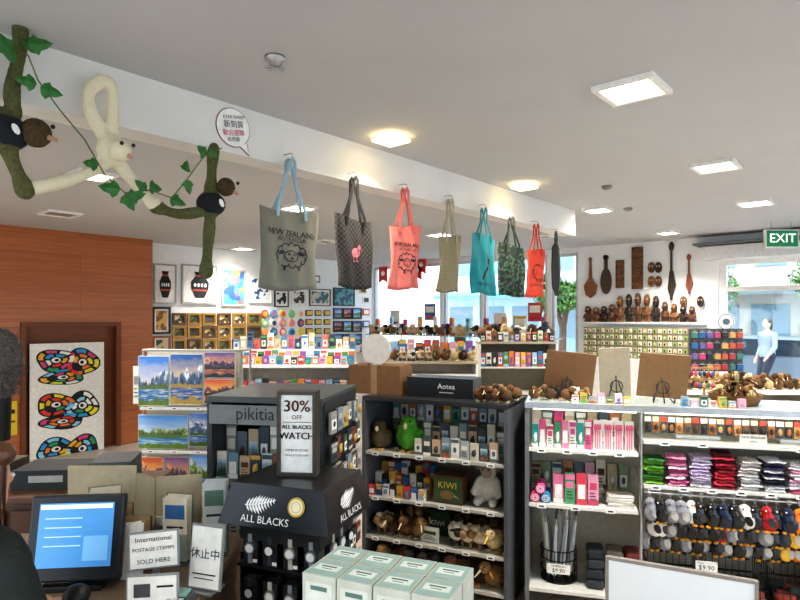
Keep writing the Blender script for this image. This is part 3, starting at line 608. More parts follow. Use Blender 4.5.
# ---------------------------------------------------------------- generic small goods
def kiwi_mesh(c,c2='#c9b48a'):
    m=mat(c,.95,n=.25,s=60,bump=.5); g=G(); g.sph((0,0,.07),(.06,.075,.06),m); g.sph((0,-.075,.125),(.035,.038,.035),m,10,8)
    g.cyl((0,-.10,.12),(0,-.15,.085),.007,mat(c2,.5),.003,8)
    for s in (-1,1): g.sph((s*.022,-.1,.14),.006,BLACK,6,5); g.cyl((s*.03,0,.0),(s*.03,0,.03),.01,mat(c2,.5),n=6); g.box((s*.03,-.018,.005),(.028,.045,.01),mat(c2,.5))
    return g.mesh('plush_kiwi')
def sheep_mesh(c,f):
    m=mat(c,.95,n=.12,s=60,bump=.6); k=mat(f,.8); g=G(); g.sph((0,0,.075),(.055,.07,.05),m)
    for i in range(9): a=i*.7; g.sph((.035*cos(a),.045*sin(a),.1+.01*(i%2)),.024,m,8,6)
    g.sph((0,-.075,.1),(.026,.035,.03),k,10,8); g.sph((0,-.06,.13),(.028,.022,.018),m,8,6)
    for s in (-1,1):
        g.sph((s*.034,-.065,.11),(.016,.008,.008),k,6,5); g.sph((s*.012,-.105,.108),.004,BLACK,5,4)
        for q in (-1,1): g.cyl((s*.03,q*.035,0),(s*.03,q*.035,.04),.011,k,n=7)
    return g.mesh('plush_sheep')
def penguin_mesh():
    d=mat('#2a3442',.8); w_=mat('#e8e4dc',.8); o_=mat('#e0a040',.6); g=G(); g.sph((0,0,.08),(.048,.045,.08),d); g.sph((0,-.014,.072),(.036,.036,.062),w_); g.sph((0,-.002,.15),(.036,.036,.034),d,10,8)
    g.cyl((0,-.03,.148),(0,-.055,.143),.008,o_,.002,6)
    for s in (-1,1): g.sph((s*.05,0,.085),(.01,.022,.045),d,8,6); g.box((s*.02,-.025,.006),(.026,.04,.012),o_); g.sph((s*.014,-.032,.158),.004,WHITE,5,4)
    return g.mesh('plush_penguin')
KM=[kiwi_mesh('#6b4a2c'),kiwi_mesh('#4f3822'),kiwi_mesh('#8a6a42'),kiwi_mesh('#d0b88a','#e0c060'),kiwi_mesh('#2c2622','#d8902a'),sheep_mesh('#e6e0d0','#2c2824'),sheep_mesh('#d8c8a8','#8a6a48'),penguin_mesh()]
KN=['brown plush kiwi bird with a long beak','dark brown plush kiwi bird with a long beak','light brown plush kiwi bird with a long beak','cream plush kiwi bird with a long beak','black plush kiwi bird with an orange beak','white plush sheep with a black face','tan plush sheep with a brown face','blue and white plush penguin']
KNM=['plush_kiwi_bird']*5+['plush_sheep']*2+['plush_penguin']
def kiwi(loc,rz,s=1,k=None,grp='small plush animals'):
    k=random.choice([0,1,2,0,3,4,5,6,7]) if k is None else k
    o=O(KM[k],KNM[k],loc,rz,label=KN[k],cat='plush animal',group=grp); o.scale=(s,s,s); return o
CARDS={}
CRND=random.Random(11)
def card(F,x,y,z,w,h,c,c2,lab,grp,nm='souvenir_card',cat='card pack',t=.012,rx=0,style=0):
    v=CRND.randrange(3); key=(round(w,3),round(h,3),c,c2,t,style,v)
    if key not in CARDS:
        g=G().box((0,0,h/2),(w,t,h),mat(c,.4)); y_=-t/2
        if v<2: g.box((0,y_-.001,h*(.87 if v==0 else .1)),(w*.96,.002,h*.16),mat(c2,.5))
        if style==0: g.box((0,y_-.001,h*.42),(w*.7,.002,h*.45),WHITE).poly(ell(0,h*.44,w*.2,h*.14,10),y_-.003,mat(c2,.5),.001)
        if style==1:
            g.box((0,y_-.001,h*.62),(w*.7,.002,h*.22),mat(c2,.5))
            for i in range(3): g.box((-w*.05*i,y_-.001,h*(.2+.1*i)),(w*(.7-.1*i),.002,h*.025),K if c!='#303438' else WHITE)
        if style==2: g.sph((0,y_-.004,h*.42),(w*.28,.012,h*.2),mat(c2,.4),10,6).sph((w*.12,y_-.006,h*.58),(w*.12,.01,h*.08),mat(c2,.4),8,5)
        if style==3: g.box((0,y_-.001,h*.42),(w*.84,.002,h*.6),mat(c2,.6,kind='land',cs=[c2,'#2f4a3a','#8fb0c0','#e8eef0']))
        CARDS[key]=g.mesh(nm)
    o=O(CARDS[key],nm,F.w(x,y+CRND.uniform(-.004,.004),z),F.rz,label=lab,cat=cat,group=grp,rot=(rx,0,F.rz+CRND.uniform(-.1,.1))); o.scale=(1,1,CRND.uniform(.82,1.06)); return o
CC=['#c84a4a','#3f7fb0','#e0b040','#5a9a5a','#e8e4d8','#8a5aa0','#d87a3a','#303438','#9ac0d8','#d8a0b0']
# ---------------------------------------------------------------- window display
WS=Fr((0,8.7),0); xa=-8.8; xb=WS.hit(548,340)[0]
O(G().box(((xa+xb)/2,.25,.55),(xb-xa,.5,1.1),WHITE),'window_counter',WS.w(0,0,0),label='long white display counter under the shop windows',cat='display counter',bev=.01)
g=G().box(((xa+xb)/2,.4,1.46),(xb-xa,.16,.02),mat('#c8d4d4',.2))
for i in range(6): g.cyl((xa+.1+(xb-xa-.2)*i/5,.4,1.1),(xa+.1+(xb-xa-.2)*i/5,.4,1.45),.012,STEEL,n=8)
O(g,'window_shelf',WS.w(0,0,0),label='raised glass shelf along the shop windows',cat='shelf')
for i in range(44):
    x=xa+.09+(xb-xa-.18)*i/44
    card(WS,x,.12,1.1,.072,.16+.05*(i%3),['#e8e4d8','#d85a4a','#e8c84a','#3f6f9a','#f0f0ec','#7a5a3a'][i%6],['#c83a3a','#f0e8d0','#3a8a7a','#e8e8e8','#d0a040','#e0b070'][(i*5)%6],'boxed souvenir standing on the window counter','boxed souvenirs in the window',t=.05,style=i%3)
    if i%2: kiwi(WS.w(x,.4,1.47),random.uniform(-1,1),1.25,[3,5,4,2,7,6][(i//2)%6],'plush animals in the window display')
    else: card(WS,x,.4,1.47,.072,.22+.06*(i%4),CC[(i*3)%10],CC[(i*7+1)%10],'tall boxed doll on the window shelf','tall boxes on the window shelf',t=.06,style=i%3)
for px,py in ((383,275),(417,272),(421,266)):
    x,z=BW.hit(px,py,-.15); g=G().poly([(-.12,.17),(-.12,-.17),(0,-.1),(.12,-.17),(.12,.17)],0,mat('#d8362e',.6),.004).poly(ell(0,.03,.05,.05,12),-.002,WHITE,.001)
    g.cyl((-.13,0,.17),(.13,0,.17),.006,STEEL); g.cyl((0,0,.17),(0,0,CEIL-z),.002,STEEL,n=5)
    O(g,'hanging_pennant',BW.w(x,-.15,z),0,label='red pennant hung in front of the window',cat='pennant',group='red pennants by the window')
for px,py,c in ((460,335,'#2f8a86'),(500,322,'#e8e4d8'),(520,325,'#d8b34a'),(395,318,'#e8e4d8'),(430,312,'#3a6a9a'),(535,312,'#c84a4a')):
    x,z=BW.hit(px,py,-.03); O(G().box((0,0,0),(.26,.01,.32),mat(c,.5)).box((0,-.006,.05),(.2,.004,.12),mat('#f0ece0',.5)).box((0,-.006,-.1),(.18,.004,.05),mat('#c83a3a',.5)),'window_poster',BW.w(x,-.03,z),0,label='small colourful poster stuck to the shop window',cat='poster',group='posters on the windows')
# ---------------------------------------------------------------- shelving builder
def shelf_unit(F,w,d,h,shelves,sm,bm,topm,nm,lab,cat,back=True,sidet=.025,over=.0,shelfm=None):
    e=E(nm,lab,cat,F.w(0,0,0),F.rz)
    O(G().box((sidet/2,d/2,h/2-.015),(sidet,d,h-.03),sm),'side_panel',parent=e); O(G().box((w-sidet/2,d/2,h/2-.015),(sidet,d,h-.03),sm),'side_panel',parent=e)
    if back: O(G().box((w/2,d-.01,h/2-.015),(w-2*sidet,.02,h-.03),bm),'back_panel',parent=e)
    for q in shelves:
        z,x0,x1=(q,0,w) if not hasattr(q,'__len__') else q
        O(G().box(((x0+x1)/2,d/2-.01,z-.01),(x1-x0-2*sidet,d-.03,.02),shelfm or sm),'shelf',parent=e)
    O(G().box((w/2,d/2-over/2,h-.015),(w+2*over,d+over,.03),topm),'counter_top',parent=e,bev=.004)
    return e
# photo print rack
PR=Fr(cw(-2.17,5.0),A-radians(4)); PW=.86
e=E('print_rack','light metal open rack holding landscape photo prints','display rack',PR.w(0,0,0),PR.rz)
RK=mat('#9a9a94',.4); LT=mat('#e4e2dc',.6)
g=G()
for x_ in (.01,PW-.01):
    for y_ in (.04,.28): g.cyl((x_,y_,0),(x_,y_,1.53),.01,RK,n=8)
    g.cyl((x_,.04,1.53),(x_,.28,1.53),.01,RK,n=8).cyl((x_,.04,.05),(x_,.28,.05),.01,RK,n=8)
g.cyl((.01,.04,1.53),(PW-.01,.04,1.53),.01,RK,n=8); O(g,'rack_frame',parent=e)
O(G().box((PW/2,.1,.78),(PW-.03,.012,1.48),mat('#c4bcaa',.7)),'back_panel',parent=e)
def prnt(a,b,c,d,k,i):
    xc,zc,w,h=PR.rect(a,b,c,d,.02); o=O(G().box((0,0,0),(w,.014,h),WHITE),'landscape_print',PR.w(xc,.03,zc),PR.rz,label=['blue mountain lake','purple dusk lake','green hills','golden mountain valley','orange sunset coast'][k%5]+' photo print in the rack',cat='photo print',group='landscape prints in the rack')
    O(G().box((0,0,0),(w-.008,.003,h-.008),mat('#808080',.25,kind='photo',s=i+1,cs=PHS[k%5])),'photo',(0,-.009,0),parent=o)
for i,(a,b,c,d) in enumerate([(138,356,169,406),(170,354,203,405),(204,352,235,378),(204,379,235,404),(138,415,188,449),(189,413,235,447),(138,457,163,490),(164,457,188,490),(189,455,212,490),(213,454,235,489),(138,498,187,528),(188,496,235,527)]): prnt(a,b,c,d,[0,3,1,4,2,0,4,1,2,3,0,4][i],i)
for z in (409,452,493,531):
    zz=PR.hit(185,z,0)[1]; O(G().box((PW/2,-.01,zz),(PW-.05,.07,.01),LT).box((PW/2,-.045,zz+.01),(PW-.05,.004,.022),LT),'rack_ledge',parent=e)
    for i in range(4): O(G().box((0,0,0),(.05,.002,.022),mat('#f6f4ee',.5)).box((0,-.002,0),(.03,.001,.007),K),'price_tag',PR.w(.12+i*.2,-.05,zz+.01),PR.rz,label='small white shelf price tag on the print rack',cat='price tag',group='price tags on the print rack')
for i in range(3): card(PR,-.05,.04+.09*i,1.08,.05,.34-.03*i,'#ece8dc','#8a8a80','white price list hanging beside the print rack','price lists',style=1)
# mid white gondola near left wall
G2=Fr(cw(-1.95,6.6),A); 
e=shelf_unit(G2,1.45,.5,1.28,[.3,.65,.98],WHITE,mat('#cfc8b8',.7),WHITE,'display_shelf','white display shelf crowded with small souvenirs','display shelf')
O(G().box((.725,.38,1.36),(1.4,.2,.16),WHITE),'riser',parent=e)
for i in range(18):
    card(G2,.06+i*.079,.08,1.28,.068,.1,CC[(i*3)%10],CC[(i*7+4)%10],'small boxed souvenir on top of the white shelf','boxed souvenirs on the white shelf',t=.03,style=i%3)
    card(G2,.06+i*.079,.2,1.28,.068,.15,CC[(i*3+5)%10],CC[(i*3+1)%10],'small upright card on top of the white shelf','cards on the white shelf',t=.02,style=(i+1)%3)
    card(G2,.06+i*.079,.34,1.44,.068,.13+.03*(i%3),['#e8e4d8','#c8b48a','#5a7a9a','#c86a5a','#3a4048'][i%5],CC[(i*3+1)%10],'small upright card on the white riser','cards on the white riser',t=.02,style=(i+2)%3)
    card(G2,.06+i*.079,.08,.98,.068,.14,CC[(i*9+2)%10],CC[(i*3+6)%10],'small boxed souvenir on a white shelf','boxed souvenirs on the white shelf',t=.03,style=i%3)
G3=Fr(cw(1.0,7.6),A)
shelf_unit(G3,1.0,.4,1.5,[.5,.85,1.18],mat('#d8d4c8',.6),mat('#7a7468',.7),mat('#a89a84',.6),'card_stand','pale stand filled with greeting cards','display shelf')
for i in range(13):
    card(G3,.06+i*.073,.06,1.18,.062,.2,CC[(i*3+1)%10],CC[(i*7)%10],'greeting card in a white stand','greeting cards in the stand',style=i%3)
    card(G3,.06+i*.073,.08,1.5,.06,.13,['#3a3430','#e8e0cc','#8a5a3a'][i%3],CC[(i*7+3)%10],'small box on top of the card stand','boxes on the card stand',t=.05,style=i%3)
for i in range(6): kiwi(G3.w(.1+i*.16,.25,1.5),A+random.uniform(-1,1),1.4,[0,4,3,5,1,7][i],grp='plush animals on the card stand')
G4=Fr(cw(-.35,6.9),A)
shelf_unit(G4,1.25,.4,1.3,[.6,.98,1.15],WHITE,mat('#bcae98',.7),mat('#b0a48e',.6),'display_shelf','low pale display shelf with plush toys','display shelf')
for i in range(12): kiwi(G4.w(.08+i*.1,.1,1.3),A+random.uniform(-1,1),.85,grp='plush animals on the low shelf'); card(G4,.08+i*.1,.3,1.3,.085,.24,CC[(i*3+2)%10],CC[(i*7+1)%10],'upright boxed souvenir on the low shelf','boxed souvenirs on the low shelf',t=.05,style=i%3); card(G4,.08+i*.1,.06,.98,.08,.13,CC[(i*3+5)%10],CC[(i*7+2)%10],'souvenir box inside the low shelf','boxed souvenirs in the low shelf',t=.05,style=i%3)
# purse rack with round sign on top
G5=Fr(cw(2.72,5.6),A)
e=E('purse_rack','freestanding black rack with purses and round top sign','display rack',G5.w(0,0,0),G5.rz)
O(G().cyl((.24,.05,0),(.24,.05,1.68),.015,STEEL).cyl((.24,.05,0),(.24,.05,.02),.2,DARK,n=20),'rack_pole',parent=e)
O(G().box((.24,.03,1.5),(.5,.015,.4),mat('#4f4c48',.5)),'rack_panel',parent=e)
g=G().cyl((0,0,0),(0,.01,0),.085,mat('#f2f0ea',.5),n=28); g.ring(0,0,.075,.075,.006,-.002,mat('#3a4a5a',.5)); g.poly(ell(0,0,.035,.03,14),-.003,mat('#5a6a70',.5),.001); O(g,'round_sign',(.34,.03,1.765),parent=e)
PU=['#b8406a','#c05a3a','#2a5a90','#20252c','#a8383a','#6a5a90','#c8a060','#3a7a6a']
for r in range(4):
    for i in range(7):
        g=G().box((0,0,0),(.058,.025,.05),mat(PU[(i*3+r*5)%8],.4)); g.cyl((-.025,0,.026),(.025,0,.026),.006,STEEL,n=6); g.tube([(0,0,.03),(.01,0,.04),(0,0,.05),(-.01,0,.04)],.002,STEEL,5,closed=True)
        O(g,'coin_purse',G5.w(.03+i*.07,-.0,1.34+r*.1),G5.rz+random.uniform(-.3,.3),label='small colourful coin purse on the rack',cat='purse',group='coin purses on the rack',bev=.006)
# ---------------------------------------------------------------- MIDDLE cabinet
MCF=Fr(cw(-.258,4.08),A-radians(25)); MW=1.01; MD=.45
shelf_unit(MCF,MW,MD,1.27,[.1,.33,.6,.9],mat('#54565a',.5),mat('#8a8476',.7),mat('#2c2d2f',.35),'display_cabinet','dark open display cabinet full of plush toys and cards','display cabinet',shelfm=mat('#b4b2a8',.4))
F=MCF
for i in range(9):
    card(F,.4+i*.064,.04,.90,.056,.13,['#d8d0bc','#b0b8b8','#e4e0d4','#8a9aa0','#c8a888','#4f5a60'][(i*5)%6],['#5a6a70','#e8e0cc','#3a4448','#c86a4a'][i%4],'small printed card pack on the cabinet shelf','card packs on the cabinet shelf',style=i%4)
    card(F,.4+i*.064,.2,.90,.056,.2,['#8a9aa0','#c8a888','#4f5a60','#d8d0bc'][(i*5)%4],['#5a6a70','#e8e0cc','#3a4448','#c86a4a'][(i+1)%4],'tall printed card pack on the cabinet shelf','card packs on the cabinet shelf',style=(i+1)%4)
for i in range(14):
    card(F,.07+i*.066,.4,1.06,.056,.15,['#5aa08a','#d8d0bc','#c86a5a','#8fa8b8','#e4e0d4','#6a5a4a','#d8a84a'][i%7],['#e8e4d8','#3a4448','#5a7a9a'][i%3],'postcard pack hung on the cabinet back','postcard packs hung at the back',style=(i*2)%4,t=.008)
def parrot(loc,rz,s,body,lab):
    e=E('plush_bird',lab,'plush bird',loc,rz,'plush parrots'); e.scale=(s,s,s)
    m=mat(body,.9,n=.25,s=50,bump=.5)
    g=G().sph((0,0,.08),(.07,.065,.08),m).sph((0,-.01,.165),(.05,.05,.048),m); g.sph((-.065,.01,.08),(.02,.04,.06),m,8,6).sph((.065,.01,.08),(.02,.04,.06),m,8,6)
    O(remesh(g,.01,m,'b',2),'bird_body',parent=e)
    O(G().sph((0,-.058,.155),(.012,.02,.02),mat('#d8c8a0',.5),8,6).sph((.022,-.045,.18),.008,BLACK,8,6).sph((-.022,-.045,.18),.008,BLACK,8,6),'bird_face',parent=e)
    O(G().box((-.025,-.04,.005),(.03,.05,.012),mat('#c9a060',.6)).box((.025,-.04,.005),(.03,.05,.012),mat('#c9a060',.6)),'bird_feet',parent=e)
parrot(F.w(.3,.12,.9),F.rz,1.15,'#4f9a2c','bright green plush parrot on the cabinet shelf')
for i,(x,y) in enumerate([(.09,.1),(.2,.2)]): parrot(F.w(x,y,.9),F.rz+.3*i,.95,['#5a4a30','#3f4a34','#6a5236'][i],'dull brown plush owl on the cabinet shelf')
for r in range(3):
    for i in range(8):
        card(F,.06+i*.052,.05+.1*r,.6,.046,.08+.06*r,['#c84a4a','#3a6a9a','#e8e4d8','#2b2c2e','#d8a84a'][(i+2*r)%5],['#e8e4d8','#d8a84a','#5a7a9a'][(i+r)%3],'small souvenir box on the cabinet shelf','small boxes on the cabinet shelf',t=.045,style=i%3)
g=G().box((0,0,.09),(.2,.14,.18),mat('#5a3f24',.6)).box((0,-.072,.09),(.18,.004,.15),mat('#3a5a34',.6)); g.text('KIWI',.06,(0,-.076,.12),mat('#e8c84a',.5)); g.poly(ell(0,.06,.05,.03,14),-.078,mat('#8a6a42',.8),.002); g.poly([(.04,.07),(.085,.04),(.045,.055)],-.078,mat('#c9b48a',.8),.002)
O(g,'gift_box',F.w(.6,.12,.6),F.rz,label='brown box printed KIWI with a bird picture',cat='gift box',bev=.003)
g=G(); m=mat('#cfcbbf',.95,n=.1,s=60,bump=.6)
g.sph((0,0,.1),(.075,.07,.1),m).sph((0,-.02,.22),(.055,.05,.055),m)
for s in (-1,1): g.limb([(s*.06,-.03,.15),(s*.085,-.07,.08)],[.025,.022],m,8); g.limb([(s*.04,-.03,.03),(s*.05,-.1,.03)],[.03,.028],m,8)
e=E('plush_sheep','grey-white seated plush sheep on the cabinet shelf','plush sheep',F.w(.84,.18,.6),F.rz); O(remesh(g,.01,m,'b',2,.004),'sheep_body',parent=e)
O(G().sph((0,-.065,.215),(.035,.025,.04),mat('#9a8a78',.8)).sph((.018,-.085,.235),.006,BLACK,6,5).sph((-.018,-.085,.235),.006,BLACK,6,5).sph((.06,-.02,.23),(.03,.012,.014),mat('#9a8a78',.8)).sph((-.06,-.02,.23),(.03,.012,.014),mat('#9a8a78',.8)),'sheep_face',parent=e)
for z,n_,s in ((.33,10,1.0),(.1,8,1.1)):
    for r in range(2):
        for i in range(n_):
            if z==.33 and r==0 and 3<i<6: continue
            kiwi(F.w(.12+i*(.78/(n_-1)),.11+.19*r,z),F.rz+random.uniform(-.9,.9),s,None if r==0 and z==.33 else random.choice([0,1,2,4]),grp='plush animals in the cabinet')
card(F,.47,.07,.33,.13,.1,'#f0eee6','#3a5a34','white price card in front of the plush animals','price cards',style=1)
g=G().box((0,0,.08),(.17,.1,.16),mat('#2f4a2c',.6)); g.text('KIWI',.05,(0,-.052,.08),WHITE); O(g,'gift_box',F.w(.47,.25,.33),F.rz,label='dark green box printed KIWI among plush birds',cat='gift box')
for z in (.6,.9,.33):
    for i in range(6): O(G().box((0,0,0),(.05,.002,.024),mat('#f6f4ee',.5)).box((0,-.002,0),(.03,.001,.008),K),'price_tag',F.w(.1+i*.16,.001,z-.012),F.rz,label='small white price tag on a cabinet shelf edge',cat='price tag',group='price tags on the cabinet shelves')
TZ=1.27
bx0=F.hit(354,380,.2)[0]; bx1=F.hit(405,380,.2)[0]; bc=(bx0+bx1)/2; bw=bx1-bx0
g=G().box((0,0,.1),(bw,.2,.2),mat('#7c5836',.7)).box((0,-.101,.1),(bw*.12,.002,.2),mat('#9a7a52',.5)); O(g,'cardboard_box',F.w(bc,.22,TZ),F.rz,label='brown cardboard box on the dark cabinet',cat='cardboard box',bev=.002)
e=E('table_mirror','round beige-backed mirror on a small stand','mirror',F.w(F.hit(375,350,.2)[0],.22,TZ+.2),F.rz)
O(G().cyl((0,-.012,.105),(0,.012,.105),.112,mat('#cfc9bf',.4),n=32),'mirror_back',parent=e); O(G().cyl((0,0,0),(0,0,.012),.05,STEEL),'mirror_stand',parent=e)
kx0=F.hit(407,380,.14)[0]; kx1=F.hit(473,380,.14)[0]
g=G().box((0,0,.065),(kx1-kx0,.2,.13),mat('#15161a',.4)); g.text('Aotea',.05,(.05,-.102,.075),mat('#e8e8e4',.5)); g.box((.05,-.101,.035),(.1,.002,.006),mat('#b8b8b4',.5)); O(g,'gift_box',F.w((kx0+kx1)/2,.24,TZ),F.rz,label='long black gift box with white lettering',cat='gift box',bev=.003)
for i in range(8): kiwi(F.w(.80+.028*i,.1+.14*(i%2),TZ),F.rz+random.uniform(-1,1),.65,[0,2,1,4,0,2,1,0][i],grp='plush animals on the cabinet top')
# ---------------------------------------------------------------- RIGHT counter
RF=Fr(cw(.77,3.7),A-radians(15)); RW=1.75; RD=.5; F=RF; TZ=1.28
e=shelf_unit(RF,RW,RD,TZ,[.14,(.66,0,.68),(1.0,0,.68),(.82,.66,RW),(1.08,.66,RW)],mat('#6b6e70',.45),mat('#c6c0ae',.7),mat('#c8d4d0',.1,m=.1),'display_counter','grey display counter with glass top and stocked shelves','display counter',shelfm=mat('#dcdad2',.35))
O(G().box((RW/2,-.004,TZ-.015),(RW,.012,.036),STEEL),'metal_edge',parent=e); O(G().cyl((.67,.01,.12),(.67,.01,TZ-.03),.009,STEEL),'support_post',parent=e)
O(G().box((1.2,.06,TZ-.04),(1.0,.03,.012),mat('#fff4de',.4,em=4,n=0)),'strip_light',parent=e); O(G().box((.35,.06,TZ-.04),(.6,.03,.012),mat('#fff4de',.4,em=4,n=0)),'strip_light',parent=e)
cs=[('#2fa39a','#e8e4d8'),('#e0588a','#f4f0ea'),('#f4f0ea','#d8486a'),('#3a9a6a','#f4f0ea'),('#e88aa8','#f4f0ea'),('#f0ece0','#c84a8a')]
for i in range(8): card(F,.06+i*.045,.05,1.0,.038,.17,cs[i%6][0],cs[i%6][1],'hanging souvenir pack in pink, green and white','souvenir packs on the upper shelf',style=[2,0,1,2,0,1,2,1][i])
for i in range(9): card(F,.06+i*.07,.3,1.0,.06,.22,['#d8d4c4','#8ab0a0','#e0588a','#c8c0a8','#6a8a7a','#b8a888','#4a5a6a','#c87a5a','#d8c8a0'][i],cs[(i+3)%6][1],'souvenir pack standing at the back of shelf','souvenir packs at the back',style=i%3)
for i in range(4):
    g=G().box((0,0,.09),(.05,.006,.18),mat('#f0ece8',.4)); 
    for s in (-1,0,1): g.box((s*.013,-.006,.07),(.006,.006,.12),mat('#e86a8a',.4)); g.sph((s*.013,-.006,.14),(.009,.005,.02),mat('#e86a8a',.4),8,6)
    O(g,'cutlery_pack',F.w(.43+i*.06,.05,1.0),F.rz+.05*(i-1),label='clear pack of pink plastic cutlery',cat='cutlery pack',group='pink cutlery packs')
for i in range(4): card(F,.2+i*.068,.05,.66+.0,.06,.19,['#e27aa0','#5aa070','#d8485a','#e8a0b8'][i],['#f4f0ea','#e27aa0','#f4f0ea','#c84a6a'][i],'pink sock pack with white header card','pink sock packs',style=i%2)
for i in range(9): card(F,.05+i*.07,.4,.66,.06,.19,['#c8b890','#8a9a7a','#d8d0c0','#a87a5a','#5a6a70','#d8a0b0','#e8e0cc'][i%7],['#5a3a2a','#f4f0ea','#3a5a6a'][i%3],'souvenir pack at the back of the lower shelf','packs at the back of the lower shelf',style=(i+1)%3)
for i,(x,z,c) in enumerate([(.06,.69,'#d8487a'),(.125,.69,'#2f8ab8'),(.092,.745,'#e05a9a')]):
    g=G().cyl((0,-.07,0),(0,.07,0),.03,mat(c,.8),n=18); g.ring(0,0,.022,.022,.005,-.072,WHITE,14); g.ring(0,0,.012,.012,.004,-.072,WHITE,12)
    O(g,'rolled_cloth',F.w(x,.1,z),F.rz,label='rolled pink or blue cloth on the shelf',cat='rolled cloth',group='rolled cloths')
for i in range(2):
    for k in range(5):
        O(G().box((0,0,.007),(.15,.12,.014),mat('#e6e2d8' if k%2 else '#d4cfc4',.9)),'folded_cloth',F.w(.4+.16*i-.0,.24 if i==0 else .1,.66+k*.0143),F.rz+random.uniform(-.12,.12),label='white folded cloth on the shelf',cat='folded cloth',group='white folded cloths',bev=.005)
HP=['#3a2c24','#8a5a34','#2c3038','#b0703a','#5a4030','#d8a060','#46505a']
hr=E('packet_rail','steel rail with hanging packets above the glass shelf','hanging rail',F.w(.7,.1,1.225),F.rz); O(G().cyl((0,0,0),(1.02,0,0),.005,STEEL).cyl((0,0,0),(0,0,.025),.005,STEEL).cyl((1.02,0,0),(1.02,0,.025),.005,STEEL),'rail_bar',parent=hr)
for i in range(23):
    g=G().box((0,0,-.03),(.036,.006,.03),mat(['#f0ece4','#d8c8a8','#c84a3a','#e8e4d8'][i%4],.5)).box((0,0,-.075),(.034,.01,.065),mat(HP[(i*3)%7],.35)).sph((0,-.008,-.075),(.012,.008,.02),mat(HP[(i*5+2)%7],.3),8,6).cyl((0,0,-.018),(0,0,0),.0015,STEEL,n=5)
    O(g,'hanging_packet',F.w(.72+i*.044,.1,1.222),F.rz+random.uniform(-.3,.3),label='small souvenir packet hanging on a steel rail',cat='packet',group='hanging packets on the rail')
g=G().box((0,0,.03),(.14,.004,.055),mat('#f0ece0',.5)).cyl((0,.004,0),(0,.004,.04),.003,STEEL,n=6).box((0,.01,.002),(.06,.04,.004),STEEL); g.text('NEW ZEALAND',.017,(0,-.004,.04),K); g.text('KIWI',.017,(0,-.004,.018),K)
O(g,'shelf_sign',F.w(1.27,.04,1.08),F.rz,label='small pale lettered tag on the glass shelf',cat='sign')
for x_,w_ in ((1.0,.24),(1.52,.18)):
    O(G().box((0,0,.012),(w_,.2,.024),mat('#e8e8e2',.4)),'white_tray',F.w(x_,.22,1.08),F.rz,label='flat white tray on the glass shelf',cat='tray',bev=.004)
def fold_mesh(w,d,th,m,seed):
    n=11; k=7; vs=[]
    for sg in (1,-1):
        for j in range(k+1):
            v=j/k; y=-d/2+d*v
            for i in range(n+1):
                u=i/n*2-1; b=max(0,1-abs(u)**12)**.5*max(0,1-(abs(2*v-1))**12)**.5; vs.append((u*w/2+.003*sin(v*9+seed),y,th/2+sg*b*th/2+(.0018*sin(u*5+seed)+.001*sin(u*13+seed*2)) ))
    N_=(n+1)*(k+1); fs=[]
    for j in range(k):
        for i in range(n):
            a=j*(n+1)+i; fs.append((a,a+1,a+n+2,a+n+1)); fs.append((N_+a,N_+a+n+1,N_+a+n+2,N_+a+1))
    # soft front edge strip
    for i in range(n): fs.append((i,N_+i,N_+i+1,i+1))
    g=G().add(vs,fs,m,False)
    return g.mesh('folded')
TC=[['#5a9a3a','#8ac04a','#2f7034'],['#e898b8','#c8608a','#f0d0dc'],['#f0eef0','#d8c8e0','#b8a8c8'],['#982838','#d03a4a','#601f2c'],['#f0eeea','#d8d4d0','#e4dcd4'],['#2a2a30','#e8e4e8','#3a3454'],['#e8a0b4','#c85a7a','#f0e4e8'],['#3a3048','#a83a4a','#e8e4e8']]
FM={}
for i in range(8):
    z_=.82
    for k in range([8,9,10,11,9,10,9,10][i]):
        v=random.randrange(2); c_=TC[i][(k+random.randrange(2))%3]; th=.0165
        if (c_,v) not in FM: FM[(c_,v)]=fold_mesh(.112,.16,th,mat(c_,1,n=.28,s=140,bump=.6),v*3+i)
        sc=random.uniform(.8,1.2)
        o=O(FM[(c_,v)],'folded_towel',F.w(.75+i*.126+random.uniform(-.007,.007),.1+random.uniform(-.012,.012),z_),0,label='folded %s knitted cloth in a shelf stack'%['green','pink','white and lilac','red','white','black and white','rose','navy and red'][i],cat='towel',group='folded towels on the shelf',rot=(0,random.uniform(-.03,.03),F.rz+random.uniform(-.1,.1))); o.scale=(random.uniform(.88,1.04),1,sc); z_+=th*sc+.002
